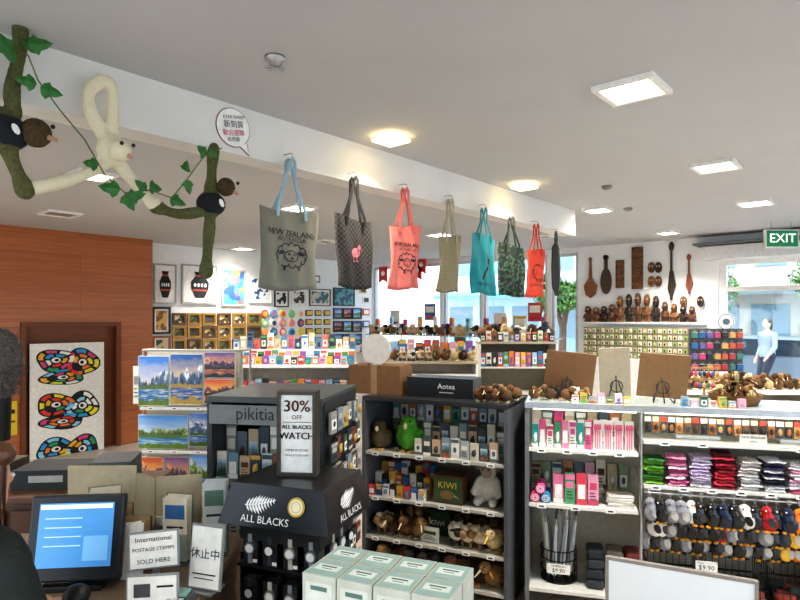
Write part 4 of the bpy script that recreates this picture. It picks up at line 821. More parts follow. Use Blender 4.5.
# hanging glossy keyrings (rounded birds with a beak)
CHM={}
def charm(x,y,z,c,rz=0,s=1,tilt=0):
    if c not in CHM:
        dk=c in('#1f1f20','#1e2a44','#5a4a3e','#2f6a3a','#a8202a'); m=mat(c,.16,n=.06,s=60); m2=mat('#e8a02a' if dk else '#2a2622',.3); g=G()
        g.sph((0,0,-.078),(.031,.016,.036),m,14,9); g.sph((-.002,-.001,-.036),(.021,.013,.02),m,12,8); g.cyl((0,0,-.06),(-.002,0,-.042),.023,m,.018,10)
        g.poly([(-.018,-.044),(-.014,-.032),(-.036,-.052)][::-1],-.004,m2,.006)
        g.sph((-.006,-.013,-.033),.0035,WHITE if dk else BLACK,6,5); g.poly(ell(.008,-.078,.013,.02,10,.3),-.0168,m2 if c=='#e8e4de' else mat('#3a3a3c' if dk else '#c8c4bc',.3),.001)
        for q in (-1,1): g.sph((q*.012-.002,-.002,-.114),(.01,.01,.006),m2,8,6)
        g.cyl((0,0,-.02),(0,0,-.004),.002,STEEL,n=6); g.tube([(.009*cos(a*pi/5),0,.005+.009*sin(a*pi/5)) for a in range(10)],.0018,STEEL,5,closed=True)
        CHM[c]=g.mesh('charm')
    nm={'#8d8f94':'grey','#e8e4de':'white','#1f1f20':'black','#a8202a':'red','#f0802a':'orange','#5a4a3e':'brown','#f0c040':'yellow','#1e2a44':'navy','#2f6a3a':'green'}[c]
    o=O(CHM[c],'bird_keychain',F.w(x,y,z),0,label=nm+' rounded glossy bird keychain hanging from a rail',cat='keychain',group='bird keychains on rails',rot=(tilt*.4,tilt,F.rz+rz)); o.scale=(s,s,s)
rl=E('charm_rail','steel rail with hooks for keychains under the shelf','hanging rail',F.w(.69,-.03,.78),F.rz)
O(G().cyl((.0,.02,0),(1.04,.02,0),.005,STEEL).cyl((0,.02,0),(0,.06,.018),.005,STEEL).cyl((1.04,.02,0),(1.04,.06,.018),.005,STEEL),'rail_bar',parent=rl)
O(G().cyl((.0,.08,-.1),(1.04,.08,-.1),.005,STEEL),'rail_bar',parent=rl)
O(G().cyl((.0,.14,-.2),(1.04,.14,-.2),.005,STEEL),'rail_bar',parent=rl)
cc=['#8d8f94','#1f1f20','#8d8f94','#8d8f94','#e8e4de','#1f1f20','#1f1f20','#1e2a44','#1f1f20','#e8e4de','#1f1f20','#a8202a','#1f1f20','#1e2a44','#f0802a','#f0802a','#f0c040','#f0802a']
for i in range(19):
    k=min(17,int(i*18/18)); charm(.715+i*.055,-.012+random.uniform(-.01,.01),.775,cc[k],random.uniform(-.5,.5),1.45,random.uniform(-.15,.15))
    charm(.735+i*.053,.05,.67,cc[(k*5+4)%14] if i<14 else cc[14+(i*3)%4],random.uniform(-.5,.5),1.45,random.uniform(-.15,.15))
    charm(.71+i*.054,.11,.57,cc[(k*7+3)%14] if i<14 else cc[14+(i*3)%4],random.uniform(-.5,.5),1.45,random.uniform(-.15,.15))
UX=.2
e=E('umbrella_basket','round black wire basket holding umbrellas','basket',F.w(UX,.2,.14),F.rz)
g=G()
for z in (.005,.07,.14,.2): g.tube([(.11*cos(a*pi/10),.11*sin(a*pi/10),z) for a in range(20)],.004,BLACK,5,closed=True)
for a in range(14): g.cyl((.11*cos(a*pi/7),.11*sin(a*pi/7),0),(.11*cos(a*pi/7),.11*sin(a*pi/7),.2),.0025,BLACK,n=5)
g.cyl((0,0,0),(0,0,.008),.11,BLACK,n=20); O(g,'basket_frame',parent=e)
g=G().box((0,0,0),(.14,.004,.06),mat('#f0eee6',.5)); g.text('$9.90',.034,(0,-.003,-.01),K); g.text('UMBRELLA',.017,(0,-.003,.018),K); O(g,'price_tag',(0,-.118,.1),parent=e)
for i in range(9):
    a=i*.7; x,y=.06*cos(a)*(1 if i<7 else .3),.06*sin(a)*(1 if i<7 else .3); g=G(); cm=mat(['#c8ccce','#9aa0a2','#e4e4e0','#7f8688','#b8bcb8','#d8d4c8'][i%6],.35)
    for q in range(4): g.cyl((.008*cos(q*1.57),.008*sin(q*1.57),.03),(.004*cos(q*1.57),.004*sin(q*1.57),.36),.012,cm,.006,6)
    g.cyl((0,0,0),(0,0,.03),.004,STEEL,n=6); g.cyl((0,0,.36),(0,0,.42),.005,STEEL,n=6)
    g.tube([(0,0,.4),(0,0,.44),(.01,0,.462),(.026,0,.47),(.04,0,.462),(.046,0,.44)],.007,mat(['#4a4038','#c8ccce','#8a8f92'][i%3],.4),6)
    O(g,'folded_umbrella',F.w(UX+x,.2+y,.15),0,label='folded pale umbrella standing in a wire basket',cat='umbrella',group='umbrellas in the basket',rot=(.12*sin(a)*-1,.12*cos(a),F.rz+a*.2))
for i in range(12):
    O(G().box((0,0,.03),(.1,.14,.06),mat(['#3a3c40','#5a6a5a','#8a5a4a','#2c3038','#6a6458','#7a3a34'][i%6],.8)),'folded_pouch',F.w(.42+.11*(i%3),.14,.14+.062*(i//3)),F.rz+random.uniform(-.1,.1),label='dark folded fabric pouch stacked on the lower shelf',cat='pouch',group='folded pouches on the lower shelf',bev=.015)
tx,tz=F.hit(706,566,.04)
for k,x in enumerate((.86,1.2,1.54)):
    e=E('wire_basket','black wire basket on the lower shelf','basket',F.w(x,.2,.14),F.rz,'wire baskets on the lower shelf'); g=G()
    for z in (.0,.1,.2): g.tube([(-.15,-.14,z+.004),(.15,-.14,z+.004),(.15,.14,z+.004),(-.15,.14,z+.004)],.004,BLACK,5,closed=True)
    for i in range(9):
        for s in (-1,1): g.cyl((-.15+i*.0375,s*.14,0),(-.15+i*.0375,s*.14,.2),.002,BLACK,n=4); g.cyl((s*.15,-.14+i*.035,0),(s*.15,-.14+i*.035,.2),.002,BLACK,n=4)
    g.box((0,0,.004),(.3,.28,.004),BLACK); O(g,'basket_frame',parent=e)
    if k==0:
        g=G().box((0,0,0),(.115,.004,.062),mat('#f6f4ee',.5)).cyl((0,.003,-.14),(0,.003,.03),.003,STEEL,n=6); g.text('From',.015,(-.03,-.003,.02),K); g.text('$9.90',.038,(0,-.003,-.007),K); O(g,'price_tag',(tx-x,-.17,tz-.14),parent=e)
    for i in range(9):
        O(G().limb([(-.025,0,0),(.025,0,0)],[.035,.03],mat(['#3b3c3e','#4f5a54','#7a6858','#33363a','#a84a3a','#4a4a52','#8a8f94'][(i+k*2)%7],.8),8),'rolled_pouch',F.w(x-.09+.09*(i%3),.1+.085*(i//3),.185 if i%2 else .21),F.rz+random.uniform(-.5,.5),label='small dark rolled pouch in a wire basket',cat='pouch',group='rolled pouches in the baskets')
for z,xs in ((.66,(.1,.3,.5)),(1.0,(.1,.25,.4,.55)),(.82,(.75,.9,1.05,1.2,1.35,1.5)),(1.08,(.8,1.0,1.5))):
    for x_ in xs: O(G().box((0,0,0),(.055,.002,.026),mat('#f6f4ee',.5)).box((0,-.002,0),(.03,.001,.008),K),'price_tag',F.w(x_,.001,z-.012),F.rz,label='small white price tag on the counter shelf edge',cat='price tag',group='price tags on the counter shelves')
def board(px0,px1,y0,y1,c,lab,tilt,skew):
    xc,zc,w,h=F.rect(px0,y0,px1,y1,.3)
    e=E('board_on_easel',lab,'sign board',F.w(xc,.3,TZ),F.rz,'sign boards on small easels')
    O(G().box((0,0,h/2),(w,.012,h),mat(c,.6)),'board',(0,0,.02),parent=e,bev=.002,rot=(tilt,skew,0))
    g=G()
    for s in (-1,1): g.tube([(s*.06,-.09,.003),(s*.045,-.03,.02),(s*.02,.0,.1),(0,.03,.2)],.004,BLACK,6); g.tube([(s*.06,-.09,.003),(s*.06,-.1,.02),(s*.06,-.09,.035)],.004,BLACK,6)
    g.tube([(0,.03,.2),(0,-.11,.003)],.004,BLACK,6); g.ring(0,.09,.04,.04,.006,-.045,BLACK,16)
    O(g,'easel',(0,-.03,0),parent=e)
board(543,592,347,392,'#755334','brown board leaning on a small black easel',.28,.1)
board(600,631,342,392,'#9a8e7a','pale narrow board on a small easel',.22,-.05)
board(636,686,346,392,'#7a5a38','brown board leaning on a small black easel',.28,.06)
bx,_=F.hit(736,395,.24)
e=E('plush_basket','shallow woven basket heaped with plush birds on glass counter','basket',F.w(bx,.26,TZ),F.rz)
g=G().lathe([(0,0),(.12,0),(.15,.06),(.155,.065),(.145,.06),(.115,.01),(0,.01)],mat('#8a6238',.8,kind='wood',c2='#5c3f22'),24); O(g,'basket_body',parent=e)
for i in range(24):
    lv=0 if i<9 else 1 if i<16 else 2 if i<21 else 3; a=i*.79; rr=[.1,.08,.05,.015][lv]; kiwi(F.w(bx+rr*cos(a),.26+rr*.8*sin(a),TZ+.03+lv*.035),F.rz+random.uniform(-1.2,1.2),.42,[2,0,3,1,0][i%5],'plush animals heaped in the basket')
sx,_=F.hit(704,395,.3)
e=E('keyring_stand','wooden countertop stand hung with small keyrings','display stand',F.w(sx,.3,TZ),F.rz)
O(G().cyl((0,0,0),(0,0,.012),.07,KRAFT,n=20).cyl((0,0,0),(0,0,.22),.008,KRAFT).box((0,0,.21),(.16,.012,.012),KRAFT).box((0,0,.14),(.16,.012,.012),KRAFT),'stand_frame',parent=e)
for r in range(2):
    for i in range(7):
        g=G().sph((0,0,-.03),(.012,.008,.016),mat(PU[(i+r*3)%8],.4),8,6).cyl((0,0,-.015),(0,0,0),.0015,STEEL,n=5)
        O(g,'small_keyring',F.w(sx-.072+i*.024,.29,TZ+.205-r*.07),F.rz,label='tiny colourful keyring on a counter stand',cat='keyring',group='keyrings on the counter stand')
for i in range(7): kiwi(F.w(.05+.05*i,.14+.1*(i%2),TZ),F.rz+random.uniform(-1,1),.58,[0,2,1,4,0,5,2][i],grp='plush animals on the glass counter')
for i in range(14):
    card(F,.3+i*.05 if i<7 else .92+(i-7)*.05,.08,TZ,.04,.045+.015*(i%2),['#e8e4d8','#c8a84a','#8a9aa0','#d8a0b0','#5a7a6a'][i%5],CC[(i*3)%10],'little leaflet pack along the glass counter edge','leaflet packs on the glass counter',t=.03,style=i%3)
G6=Fr(cw(2.2,4.75),A)
shelf_unit(G6,1.1,.35,1.22,[.4,.8],mat('#a8a49a',.5),mat('#8a8274',.6),WHITE,'display_shelf','grey shelf behind the counter with plush birds','display shelf')
for r in range(2):
    for i in range(13): kiwi(G6.w(.06+i*.08,.1+.15*r,1.22),A+random.uniform(-1,1),.6+.2*r,[2,0,1,3,0,1][(i+r)%6],grp='plush animals on the grey shelf')
# ---------------------------------------------------------------- LEFT dark cabinet
LF=Fr(cw(-.917,2.85),A-radians(10)); F=LF; LWd=.57; LD=.6; LH=1.43
e=shelf_unit(LF,LWd,LD,LH,[.4,.72,1.03],mat('#3c3f40',.45),mat('#6a6a60',.6),mat('#464a48',.3),'display_cabinet','dark grey display cabinet with lettered header','display cabinet',over=.005,shelfm=mat('#7a7c78',.4))
g=G().box((.265,-.01,1.347),(.49,.014,.09),mat('#80847f',.5)); g.text('pikitia',.085,(.25,-.019,1.352),mat('#26292b',.5),sx=.95); O(g,'header_sign',parent=e)
O(G().box((LWd+.004,LD/2,.72),(.008,LD-.02,1.38),mat('#2c2e30',.5)),'peg_panel',parent=e)
for i in range(9):
    card(F,.055+i*.057,.05,1.03,.05,.13,['#e4e0d4','#6a8a9a','#c8b090','#3a4a54','#d8d8d0','#8a5a3a','#9ab0b8','#e8e4d8','#5a7a5a'][i],['#3a5a6a','#e8e4d8','#5a3a2a','#d8a84a'][i%4],'small picture card on the dark cabinet shelf','picture cards in the dark cabinet',style=[3,0,1,2][i%4])
    card(F,.055+i*.057,.15,1.03,.05,.24,['#a8a498','#6a7a84','#c8b090','#3a4a54'][i%4],['#3a5a6a','#e8e4d8','#5a3a2a','#d8a84a'][(i+1)%4],'taller card behind on the dark cabinet shelf','picture cards in the dark cabinet',style=[3,0,1,2][(i+2)%4])
    card(F,.055+i*.057,.06,.72,.05,.18,['#4a5a64','#c8c4b8','#8a9aa0','#2b2c2e'][i%4],'#d8d4c8','small card pack on the dark cabinet shelf','picture cards in the dark cabinet',style=i%3)
SF=Fr(F.w(LWd+.02,0,0)[:2],F.rz+R90)
for r in range(8):
    for i in range(6):
        card(SF,.06+i*.096,-.012,1.26-r*.135,.075,.105,['#98908a','#3a3f44','#7a8a94','#6a3a34','#a8a08c','#4a5a4a'][(i*2+r)%6],['#2b2c2e','#b4b0a4','#b8984a'][(i+r)%3],'magnet card hanging on the cabinet side','magnet cards on the cabinet side',style=(i+r)%3)
# ---------------------------------------------------------------- black watch rack
KF=Fr(cw(-.618,2.27),A-radians(20)); F=KF; KW,KD=.36,.3
e=E('watch_display_rack','black display rack with white lettered header','display rack',F.w(0,0,0),F.rz)
O(G().box((KW/2,KD/2,.03),(KW,KD,.06),BLACK).box((KW/2,KD/2,.5),(.1,.1,.9),BLACK).box((KW/2,KD/2,.99),(KW-.02,KD-.02,.05),BLACK),'rack_core',parent=e)
def frus(a,b,o0,o1,m):
    vs=[(-o0,-o0,a),(KW+o0,-o0,a),(KW+o0,KD+o0,a),(-o0,KD+o0,a),(-o1,-o1,b),(KW+o1,-o1,b),(KW+o1,KD+o1,b),(-o1,KD+o1,b)]
    return G().add(vs,[(3,2,1,0),(4,5,6,7),(0,1,5,4),(1,2,6,5),(2,3,7,6),(3,0,4,7)],m)
HB0,HB1,FL=1.035,1.185,.05
O(frus(HB0,HB1,FL,.012,mat('#0e0f12',.3)),'header_box',parent=e,bev=.002)
sl=math.atan2(FL-.012,HB1-HB0); off=lambda z: .012+(FL-.012)*(HB1-z)/(HB1-HB0)+.002
def fern(g,s,m,T):
    n=10; cv=lambda u: (u*s,.16*s*u*u)
    for i in range(n*2): 
        a,b=cv(i/(n*2)),cv((i+1)/(n*2)); g.add([T@Vector((p[0],0,p[1])) for p in ((a[0],a[1]-.0018),(b[0],b[1]-.0014),(b[0],b[1]+.0014),(a[0],a[1]+.0018))],[(0,1,2,3)],m)
    for i in range(n):
        u=(i+.6)/n; a=cv(u*.95); l=s*.27*(1-abs(u-.35)*1.1)
        for q in (-1,1):
            pts=[(a[0]-.002,a[1]),(a[0]+l*.14,a[1]+q*l*.55),(a[0]+l*.62,a[1]+q*l),(a[0]+l*.46,a[1]+q*l*.5),(a[0]+.006,a[1])]
            g.add([T@Vector((p[0],-.0003,p[1])) for p in pts],[(0,1,2,3,4)],m)
WL=mat('#f4f4f0',.4)
z=1.065; g=G(); g.text('ALL BLACKS',.037,(0,0,0),WL); O(g,'header_lettering',(KW/2-.03,-off(z)-.002,z),parent=e,rot=(-sl,0,0))
z=1.112; g=G(); fern(g,.13,WL,Matrix.Rotation(-.05,4,'Y')); O(g,'fern_emblem',(.06,-off(z)-.003,z),parent=e,rot=(-sl,0,0))
z=1.122; g=G().cyl((0,0,0),(0,-.004,0),.034,mat('#c8a83a',.4),n=28).cyl((0,-.004,0),(0,-.005,0),.027,mat('#f0e8c0',.4),n=24); g.ring(0,0,.02,.02,.002,-.006,mat('#b8943a',.5),20); O(g,'round_sticker',(KW-.085,-off(z)-.001,z),parent=e,rot=(-sl,0,0))
z=1.065; g=G(); g.text('ALL BLACKS',.034,(0,0,0),WL); O(g,'header_lettering',(KW+off(z)+.002,KD/2,z),parent=e,rot=(-sl,0,R90))
z=1.112; g=G(); fern(g,.13,WL,Matrix.Rotation(-.05,4,'Y')); O(g,'fern_emblem',(KW+off(z)+.003,KD/2-.07,z),parent=e,rot=(-sl,0,R90))
for r in range(5):
    zz=.87-r*.17
    O(G().box((KW/2,KD/2,zz+.0),(KW,KD,.008),mat('#1c1d20',.3)),'rack_shelf',parent=e)
    for i in range(4):
        for q in range(2):
            fx=.05+i*.087; 
            if q==0: X_,Y_,rr=fx,.035,0
            else: X_,Y_,rr=KW-.035,.04+i*.073,R90
            if q==1 and i==0: continue
            key='watch'+str((i+r+q)%3)
            if key not in CARDS:
                c=['#8a8f94','#30343a','#b8b4a8'][(i+r+q)%3]; g=G().box((0,0,.055),(.06,.045,.11),mat('#2c2e32',.2)); g.cyl((0,-.022,.06),(0,-.031,.06),.022,mat(c,.3,m=.6),n=16); g.cyl((0,-.031,.06),(0,-.033,.06),.016,mat('#e8e8e4',.3),n=14); g.box((0,-.024,.022),(.017,.004,.04),mat(c,.5)); g.box((0,-.024,.098),(.017,.004,.03),mat(c,.5)); g.box((.02,-.0235,.012),(.018,.002,.012),WHITE); CARDS[key]=g.mesh('watch')
            O(CARDS[key],'boxed_watch',F.w(X_,Y_,zz+.004),F.rz+rr+random.uniform(-.1,.1),label='small boxed wristwatch on the black rack',cat='watch',group='boxed watches on the rack')
e=E('standing_sign','dark framed sale sign box on the black rack','sign',F.w(.18,.14,HB1),F.rz+radians(14))
sw,sh=.156,.33; FRC=mat('#3c342a',.4)
g=G()
for s in (-1,1): g.box((s*(sw/2-.007),0.02,sh/2),(.014,.07,sh),FRC); g.box((0,0.02,sh/2+s*(sh/2-.007)),(sw-.028,.07,.014),FRC)
O(g,'sign_frame',parent=e)
g=G().box((0,0,sh/2),(sw-.024,.008,sh-.024),mat('#f0efe9',.5))
for dx in (-.001,.001): g.text('30%',.064,(dx,-.007,.27),mat('#5a2018',.5)); g.text('ALL BLACKS',.0215,(dx*.6,-.007,.19),K); g.text('WATCH',.037,(dx,-.007,.155),K)
g.text('OFF',.024,(0,-.007,.228),mat('#5a2018',.5)); g.box((0,-.005,.209),(.11,.001,.002),K)
g.text('OFFER IN STORE',.012,(0,-.006,.1),K); g.text('WHILE STOCKS LAST',.01,(0,-.006,.08),K); O(g,'sign_face',parent=e)
# ---------------------------------------------------------------- foreground counters
CT=mat('#8a7f70',.5)
CF=Fr(cw(-.45,1.2),A)
e=E('service_counter','wooden service counter in front of the shelves','counter',CF.w(0,0,0),CF.rz)
O(G().box((.9,.38,.41),(1.76,.68,.82),mat('#6b5a48',.6)),'counter_body',parent=e); O(G().box((.9,.38,.835),(1.8,.74,.03),CT),'counter_top',parent=e,bev=.004)
CF2=Fr(cw(-1.9,1.78),A)
e=E('cash_counter','dark brown cash desk carrying the screen and signs','counter',CF2.w(0,0,0),CF2.rz)
O(G().box((.62,.4,.42),(1.2,.75,.85),mat('#5f4a38',.6)),'counter_body',parent=e); O(G().box((.62,.4,.86),(1.24,.8,.03),mat('#7d6a54',.5)),'counter_top',parent=e,bev=.004)
CZ=.875
BF=Fr(cw(-.262,1.60),A-radians(23))
g=G().box((0,0,.0675),(.101,.101,.134),mat('#c4c6b8',.55)).box((0,0,.1352),(.092,.092,.0012),mat('#98b6b0',.5)).box((0,-.0512,.07),(.08,.001,.09),mat('#d8dad0',.5)).box((0,-.0512,.1),(.05,.0014,.012),mat('#5a7a70',.5))
g.box((0,0,.136),(.07,.036,.001),mat('#e0e8e0',.5)).box((0,0.006,.1366),(.045,.008,.0006),mat('#4f7068',.5)).box((0,-.008,.1366),(.03,.004,.0006),mat('#4f7068',.5)); g.box((-.0512,0,.07),(.001,.08,.09),mat('#d8dad0',.5))
BXM=g.mesh('tea_box')
for k in range(2):
    for i in range(4):
        for j in range(2):
            O(BXM,'product_box',BF.w(.052+i*.104,.052+j*.104,.85+k*.137),BF.rz+(random.uniform(-.03,.03) if k else 0),label='pale green and white square product box in a stack',cat='product box',group='stacked pale green product boxes',bev=.0015)
WBF=Fr(cw(.66,1.905),A-radians(26)); bw_=.405
e=E('white_display_board','white panel with grey frame standing on the counter','board',WBF.w(bw_/2,0,.85),WBF.rz)
zt=.19
O(G().box((0,0,zt/2),(bw_,.01,zt),mat('#faf9f6',.3,n=.01)),'panel',parent=e); g=G()
for s in (-1,1): g.box((s*(bw_/2+.002),0,zt/2),(.01,.016,zt+.008),mat('#9a8f86',.4))
g.box((0,0,zt),(bw_,.016,.01),mat('#9a8f86',.4)).box((0,0,.004),(bw_,.06,.008),STEEL); O(g,'panel_frame',parent=e)
# monitor
D=2.02; x,y=cw((70-400)/600*D,D)
e=E('touch_screen_monitor','black touch screen monitor showing a blue page','monitor',(x,y,CZ),A+radians(6))
g=G().box((0,.02,.175),(.31,.035,.285),mat('#202125',.4)); O(g,'monitor_bezel',(0,0,.0),parent=e,bev=.008,rot=(-.22,0,0))
g=G().box((0,-.0,.185),(.245,.004,.21),mat('#4f92cc',.3,em=.25,n=.02)).box((0,-.003,.278),(.235,.002,.014),mat('#e8f0f8',.3,em=.3,n=0))
for i in range(4): g.box((-.04,-.003,.24-i*.03),(.12,.002,.003),mat('#bcd8f0',.3,em=.25,n=0))
g.box((.07,-.003,.14),(.08,.002,.08),mat('#7ab4e2',.3,em=.25,n=0)); O(g,'screen',parent=e,rot=(-.22,0,0))
O(G().box((0,.08,.01),(.2,.16,.02),BLACK).box((0,.09,.1),(.06,.03,.18),BLACK),'monitor_stand',parent=e,bev=.004)
def tsign(px,py0,py1,D,w,rz,fn,lab,roll=0,nm='counter_sign',frm='#8a8d8f',yw='#f1efe9'):
    x,y=cw((px-400)/600*D,D); zb=H-(py1-318)/600*D; zt=H-(py0-318)/600*D; zb=max(zb,CZ+.01); h=zt-zb
    e=E(nm,lab,'sign',(x,y,CZ),rz); b=zb-CZ; rr=(-.1,roll,0)
    g=G().box((0,.006,b+h/2),(w,.008,h),mat(frm,.4)); O(g,'sign_back',parent=e,rot=rr)
    O(G().box((0,.02,.004),(w*.7,.09,.008),STEEL).box((0,.02,(b+.02)/2),(.02,.008,b+.02),STEEL),'sign_stand',parent=e)
    g=G().box((0,0,b+h/2),(w-.012,.004,h-.012),mat(yw,.5)); fn(g,b+h/2,w,h); O(g,'sign_face',parent=e,rot=rr)
def f1(g,c,w,h):
    g.text('International',.022,(0,-.004,c+h*.3),K); g.text('POSTAGE STAMPS',.016,(0,-.004,c+.004),K); g.text('SOLD HERE',.02,(0,-.004,c-h*.28),K)
tsign(155,533,570,1.93,.155,A+radians(12),f1,'white postage stamps sign tilted on a stand',-.04)
def f2b(g,c,w,h): g.text('休止中',.038,(0,-.004,c+.01),K); g.box((0,-.003,c-.055),(w*.7,.001,.004),K); g.box((0,-.003,c-.07),(w*.6,.001,.003),K)
tsign(203,527,597,2.02,.125,A-radians(16),f2b,'upright white counter-closed sign with black characters',.02)
def f3(g,c,w,h): g.box((-.03,-.003,c),(.05,.001,.04),mat('#4a4d50',.5)); g.box((.04,-.003,c+.01),(.05,.001,.006),K)
tsign(152,576,606,1.86,.16,A+radians(4),f3,'low black and white payment card on the desk',-.03)
CR=mat('#b4a588',.7)
PFm=Fr(cw(-1.36,2.46),A); e=E('folding_screen','tan cardboard folding panels on the cash desk','folding panel',PFm.w(0,0,CZ),PFm.rz)
O(G().box((.14,0,.16),(.28,.012,.32),CR),'panel_leaf',parent=e,bev=.002); 
O(G().box((.075,0,.145),(.15,.012,.29),mat('#a39677',.7)),'panel_leaf',(.284,0,0),parent=e,rot=(0,0,-.7)); 
O(G().box((.085,0,.15),(.17,.012,.30),CR),'panel_leaf',(.402,-.1,0),parent=e,rot=(0,0,.25))
ACR=mat('#e8f0f2',.15,kind='glass'); BRH=mat('#6a4a30',.4)
for k,(x_,y_,w_,h_,c1,c2) in enumerate([(.52,-.2,.11,.26,'#d8cfb8','#3a6a9a'),(.4,-.28,.1,.2,'#b89a72','#6a3a24'),(.64,-.12,.1,.3,'#c8ccc8','#5a7a6a'),(.3,-.2,.1,.22,'#a08460','#4a3424'),(.2,-.1,.12,.26,'#d8cfb8','#8a5a3a')]):
    hm_=ACR if k%2==0 else BRH
    e=E('leaflet_holder',('clear acrylic' if k%2==0 else 'brown')+' holder with printed leaflets on cash desk','leaflet holder',PFm.w(x_,y_,CZ),PFm.rz+.15*(k-1),'leaflet holders')
    O(G().box((0,0,.004),(w_,.05,.008),hm_).box((0,-.024,.06),(w_,.003,.12),hm_).box((0,.024,h_/2),(w_,.003,h_),hm_),'holder',parent=e)
    for i in range(3): O(G().box((0,0,h_*.47),(w_*.88,.002,h_*.9),mat(c1,.5)).box((0,-.002,h_*.72),(w_*.7,.001,h_*.2),mat(c2,.5)).box((0,-.002,h_*.5),(w_*.6,.001,h_*.03),K),'leaflet',(0,-.014+.012*i,.01+.004*i),parent=e,rot=(-.02,.015*(i-1),0))
SFm=Fr(cw(-2.55,3.0),A); e=E('back_cupboard','brown wooden cupboard behind the cash desk','cupboard',SFm.w(0,0,0),SFm.rz)
O(G().box((.6,.25,.44),(1.2,.5,.88),mat('#5a3a26',.5,kind='wood',c2='#4a2e1c')),'cupboard_body',parent=e); O(G().box((.6,.24,.895),(1.24,.54,.03),mat('#6a4830',.5)),'cupboard_top',parent=e,bev=.004)
for i in (0,1): O(G().box((.3+i*.6,-.01,.44),(.56,.02,.8),mat('#65402a',.5,kind='wood',c2='#543420')),'cupboard_door',parent=e)
for i,(x_,w_,h_,c_) in enumerate([(.32,.3,.12,'#5f5442'),(.7,.34,.1,'#2a2c2e'),(1.02,.2,.14,'#55585a')]):
    O(G().box((0,0,h_/2),(w_,.26,h_),mat(c_,.6)).box((0,-.131,h_*.55),(w_*.5,.002,h_*.35),mat('#b8b4aa',.6)),'storage_box',SFm.w(x_,.24,.91),A+.1*i,label=['tan','dark','grey'][i]+' storage box on the back cupboard',cat='storage box',bev=.004)
e=E('receipt_printer','dark receipt printer on the cash desk','printer',CF2.w(1.0,.56,CZ),A-.2)
O(G().box((0,0,.06),(.12,.14,.12),mat('#2e3033',.4)),'printer_body',parent=e,bev=.01); O(G().box((0,-.02,.13),(.08,.002,.06),WHITE,r=(.3,0,0)),'receipt',parent=e)
x,y=cw(-.95,2.12)
for i in range(3): O(G().box((0,0,.0),(.07,.002,.19),mat('#f1efe8',.6)),'paper_slip',(x-.012*i,y+.012*i,CZ+.097),A,label='white paper slip standing beside the screen',cat='paper',group='paper slips',rot=(-.08,.0,A+.2*i))
x,y=cw(-.99,1.84)
e=E('barcode_scanner','black barcode scanner standing on the desk','barcode scanner',(x,y,CZ),A)
O(G().lathe([(0,0),(.045,0),(.045,.012),(.015,.02),(.012,.05)],BLACK,18),'scanner_base',parent=e); O(G().sph((0,-.005,.075),(.038,.045,.035),BLACK),'scanner_head',parent=e)
x,y=cw(-.7,1.86)
e=E('card_terminal','grey card payment terminal on the desk','card terminal',(x,y,CZ),A-radians(10))
O(G().box((0,0,.03),(.075,.14,.03),mat('#4a4d50',.4),r=(.2,0,0)),'terminal_body',parent=e,bev=.006); 
g=G()
for i in range(3):
    for j in range(4): g.box((-.02+i*.02,-.05+j*.018,.0),(.013,.011,.004),mat('#c8c8c4',.4))
O(g,'keypad',(0,0,.05),parent=e,rot=(.2,0,0)); O(G().box((0,.04,.0),(.055,.04,.003),mat('#7fa8a0',.2)),'terminal_screen',(0,0,.05),parent=e,rot=(.2,0,0))
D=2.85; x,y=cw((-3-400)/600*D,D)
e=E('fluffy_duster','dark grey fluffy duster upright on a black pole stand','duster',(x,y,0),A)
m=mat('#66615e',.98,n=.4,s=90,bump=1)
g=G().limb([(0,0,1.46),(0,0,1.6),(0,0,1.66)],[.07,.11,.095],m,14); rn=random.Random(5)
fu=G()
for i in range(700):
    d=Vector((rn.gauss(0,1),rn.gauss(0,1),rn.gauss(0,1.1))).normalized(); b=Vector((0,0,rn.uniform(1.5,1.66)))+d*.085; t_=b+d*rn.uniform(.03,.055)+Vector((0,0,-.012)); s_=d.cross(Vector((rn.gauss(0,1),rn.gauss(0,1),rn.gauss(0,1)))).normalized()*.005
    fu.add([b-s_,b+s_,t_],[(0,1,2)],m)
O(remesh(g,.012,m,'f',2,.014),'duster_head',parent=e); o=O(fu,'duster_fibres',parent=e); o['kind']='stuff'
O(G().cyl((0,0,.02),(0,0,1.4),.018,BLACK).cyl((0,0,1.22),(0,0,1.42),.055,BLACK,.06).cyl((0,0,0),(0,0,.02),.11,BLACK,n=20),'duster_pole',parent=e)
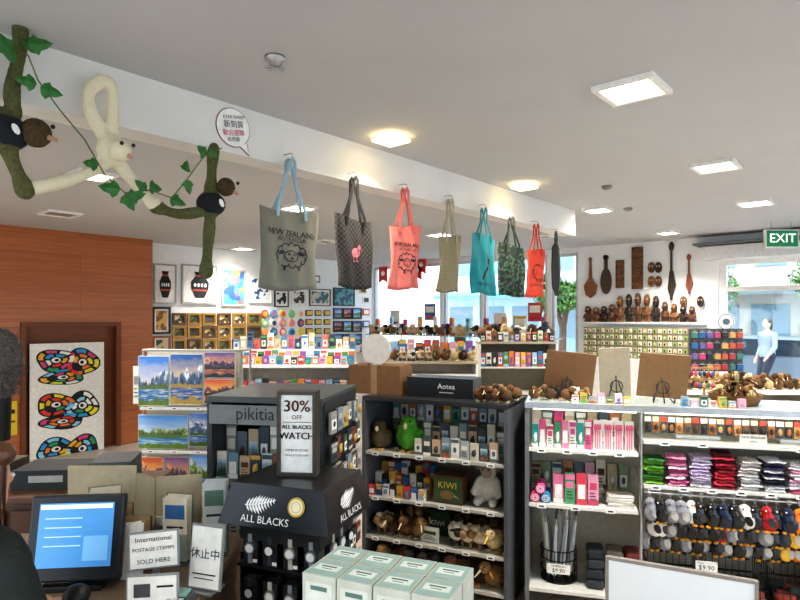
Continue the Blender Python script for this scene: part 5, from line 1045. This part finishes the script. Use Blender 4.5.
# ---------------------------------------------------------------- people
def person(loc,rz,ht,top,bottom,hairc,lab,hair='long',arms=None,walk=0):
    e=E('person',lab,'person',loc,rz); s=ht/1.75; e.scale=(s,s,s); SK=mat('#c99a7c',.6,n=.03); g=G()
    hd=(0,0,1.62)
    g.sph(hd,(.075,.093,.115),SK,18,12); g.sph((0,-.02,1.56),(.055,.07,.06),SK); g.cyl((0,.01,1.4),(0,.0,1.55),.055,SK,.05); g.sph((0,-.098,1.605),(.012,.016,.02),SK,8,6)
    for q in (-1,1): g.sph((q*.078,.005,1.61),(.012,.018,.03),SK,8,6)
    g.limb([(0,.01,.98),(0,.01,1.15),(0,.0,1.33)],[.135,.12,.135],SK,14); g.limb([(-.13,.01,1.38),(.13,.01,1.38)],[.06,.06],SK,12)
    armp=arms or [[(-.18,.01,1.38),(-.23,.08,1.12),(-.22,-.04,.9)],[(.18,.01,1.38),(.23,-.04,1.12),(.22,-.2,.95)]]
    for q,ap in zip((-1,1),armp):
        g.limb(ap,[.048,.038,.026],SK,10); w=Vector(ap[2]); d=(Vector(ap[2])-Vector(ap[1])).normalized(); sd=d.cross(Vector((0,0,1))); 
        if sd.length<.3: sd=Vector((0,1,0))
        sd.normalize(); g.limb([w,w+d*.06],[.026,.03],SK,8)
        for k,(o_,l) in enumerate([(-.024,.06),(-.008,.075),(.008,.07),(.024,.055)]): g.limb([w+d*.08+sd*o_,w+d*(.08+l*.5)+sd*o_,w+d*(.08+l*.95)+sd*o_+Vector((0,-.008,-.005))],[.0095,.009,.008],SK,6)
        g.limb([w+d*.03+sd*.028,w+d*.06+sd*.05,w+d*.085+sd*.052],[.011,.01,.009],SK,6)
    a=.25*walk; legs=[[(-.085,.01,.93),(-.09,-.3*a-.02,.5),(-.09,.5*a,.09)],[(.085,.01,.93),(.09,-.6*a-.02,.5),(.09,-.7*a,.09)]]
    for lp in legs: g.limb(lp,[.09,.058,.04],SK,12); g.limb([lp[2],(lp[2][0],lp[2][1]-.12,.035)],[.045,.035],SK,8)
    O(remesh(g,.008,SK,'body',3),'body',parent=e)
    T_=mat(top,.85,n=.1,s=40); g=G(); g.limb([(0,.01,.96),(0,.01,1.15),(0,.0,1.34)],[.155,.138,.15],T_,14); g.limb([(-.14,.01,1.375),(.14,.01,1.375)],[.07,.07],T_,12)
    for ap in armp: g.limb([ap[0],ap[1],tuple(Vector(ap[1]).lerp(Vector(ap[2]),.8))],[.062,.052,.04],T_,10)
    O(remesh(g,.01,T_,'top',3),'jacket',parent=e)
    B_=mat(bottom,.85); g=G().limb([(0,.01,.93),(0,.01,.98)],[.15,.15],B_,14)
    for lp in legs: g.limb([lp[0],lp[1],tuple(Vector(lp[1]).lerp(Vector(lp[2]),.9))],[.1,.07,.055],B_,12)
    O(remesh(g,.01,B_,'trousers',3),'trousers',parent=e)
    for q in (lp[2] for lp in legs): O(G().limb([(q[0],q[1]+.03,.045),(q[0],q[1]-.14,.04)],[.045,.04],BLACK,8),'shoe',parent=e)
    HM=mat(hairc,.35,n=.5,s=30); g=G(); g.sph((0,.022,1.65),(.086,.094,.1),HM,18,12); g.sph((0,.05,1.58),(.08,.06,.11),HM)
    if hair=='long':
        g.sph((.055,-.035,1.695),(.05,.045,.04),HM,10,8).sph((-.055,-.035,1.695),(.05,.045,.04),HM,10,8)
    O(remesh(g,.009,HM,'hair',3,.001),'hair',parent=e)
    if hair=='long':
        g=G(); rn=random.Random(9)
        for i in range(260):
            ph=rn.uniform(-2.3,2.3); jt=rn.uniform(-.004,.006); pts=[]; end=rn.uniform(.85,1.1)
            for t in range(9):
                u=t/8*end; th=min(u*2.1,1.65); R=.091+jt; zz=1.65+.102*cos(th)-(max(0,u*2.1-1.65))*.24
                pts.append((R*sin(th)*sin(ph)*1.0,.022+R*1.05*sin(th)*cos(ph)+.012*max(0,u-.7),zz))
            g.tube(pts,[.004,.005,.0055,.0055,.005,.005,.004,.003,.0012],HM,5)
        o=O(g,'hair_strands',parent=e); o['kind']='stuff'
    g=G()
    for q in (-1,1): g.sph((q*.03,-.088,1.62),(.012,.006,.007),WHITE,8,6).sph((q*.03,-.093,1.62),(.005,.003,.005),BLACK,6,5)
    g.sph((0,-.09,1.555),(.022,.006,.006),mat('#a0504a',.5),8,6); O(g,'face_features',parent=e)
x,y=cw(-1.075,1.52)
person((x,y,0),A+pi*.86,1.5,'#1b2422','#202226','#5e3c2a','cashier with dark brown hair in dark clothes facing the screen','long',[[(-.18,.01,1.38),(-.22,-.06,1.14),(-.17,-.26,1.1)],[(.18,.01,1.38),(.22,-.06,1.14),(.17,-.26,1.1)]])
x,y=cw((767-400)/600*14.0,14.0)
person((x,y,-.11),A-pi*.42,1.92,'#8f9aa6','#2b3040','#2a2018','pedestrian in a grey-blue jacket walking outside the glass door','short',None,1)
# ---------------------------------------------------------------- light
w=bpy.data.worlds.new('World'); SC.world=w; w.use_nodes=True; nt=w.node_tree; bg=nt.nodes['Background']
sk=nt.nodes.new('ShaderNodeTexSky'); sk.sky_type='HOSEK_WILKIE'; sk.sun_direction=(.3,-.5,.8); sk.turbidity=3
mx=nt.nodes.new('ShaderNodeMix'); mx.data_type='RGBA'; mx.inputs[0].default_value=.7; mx.inputs[7].default_value=(.92,.95,1,1)
nt.links.new(sk.outputs[0],mx.inputs[6]); nt.links.new(mx.outputs[2],bg.inputs[0]); bg.inputs[1].default_value=2.7
l=bpy.data.lights.new('Sun','SUN'); l.energy=3.5; l.angle=.02; l.color=(1,.97,.93); o=bpy.data.objects.new('Sun',l); COL.objects.link(o); o.rotation_euler=(radians(30),0,0)
def portal(loc,rot,a,b):
    l=bpy.data.lights.new('Portal','AREA'); l.shape='RECTANGLE'; l.size=a; l.size_y=b; l.cycles.is_portal=True
    o=bpy.data.objects.new('Portal',l); COL.objects.link(o); o.location=loc; o.rotation_euler=rot
portal(((edges[0][0]+edges[3][1])/2,Y1+.2,(WZ0+WZ1)/2),(-R90,0,0),edges[3][1]-edges[0][0],WZ1-WZ0)
portal(((dx0+dx1)/2,Y1+.2,1.3),(-R90,0,0),dx1-dx0,2.6)
portal((X1+.15,3.4,1.525),(0,R90,0),2.25,9.8)
portal((-2.05,Y0-.15,1.575),(R90,0,0),8.9,2.15)
# ---------------------------------------------------------------- camera
c=bpy.data.cameras.new('Camera'); c.lens=27; c.sensor_width=36; c.shift_y=18/800; c.clip_end=200
o=bpy.data.objects.new('Camera',c); COL.objects.link(o); o.location=(0,0,H); o.rotation_euler=(R90,0,A); SC.camera=o
SC.view_settings.view_transform='Standard'; SC.view_settings.exposure=.85
try: SC.view_settings.look='Medium High Contrast'
except Exception: pass
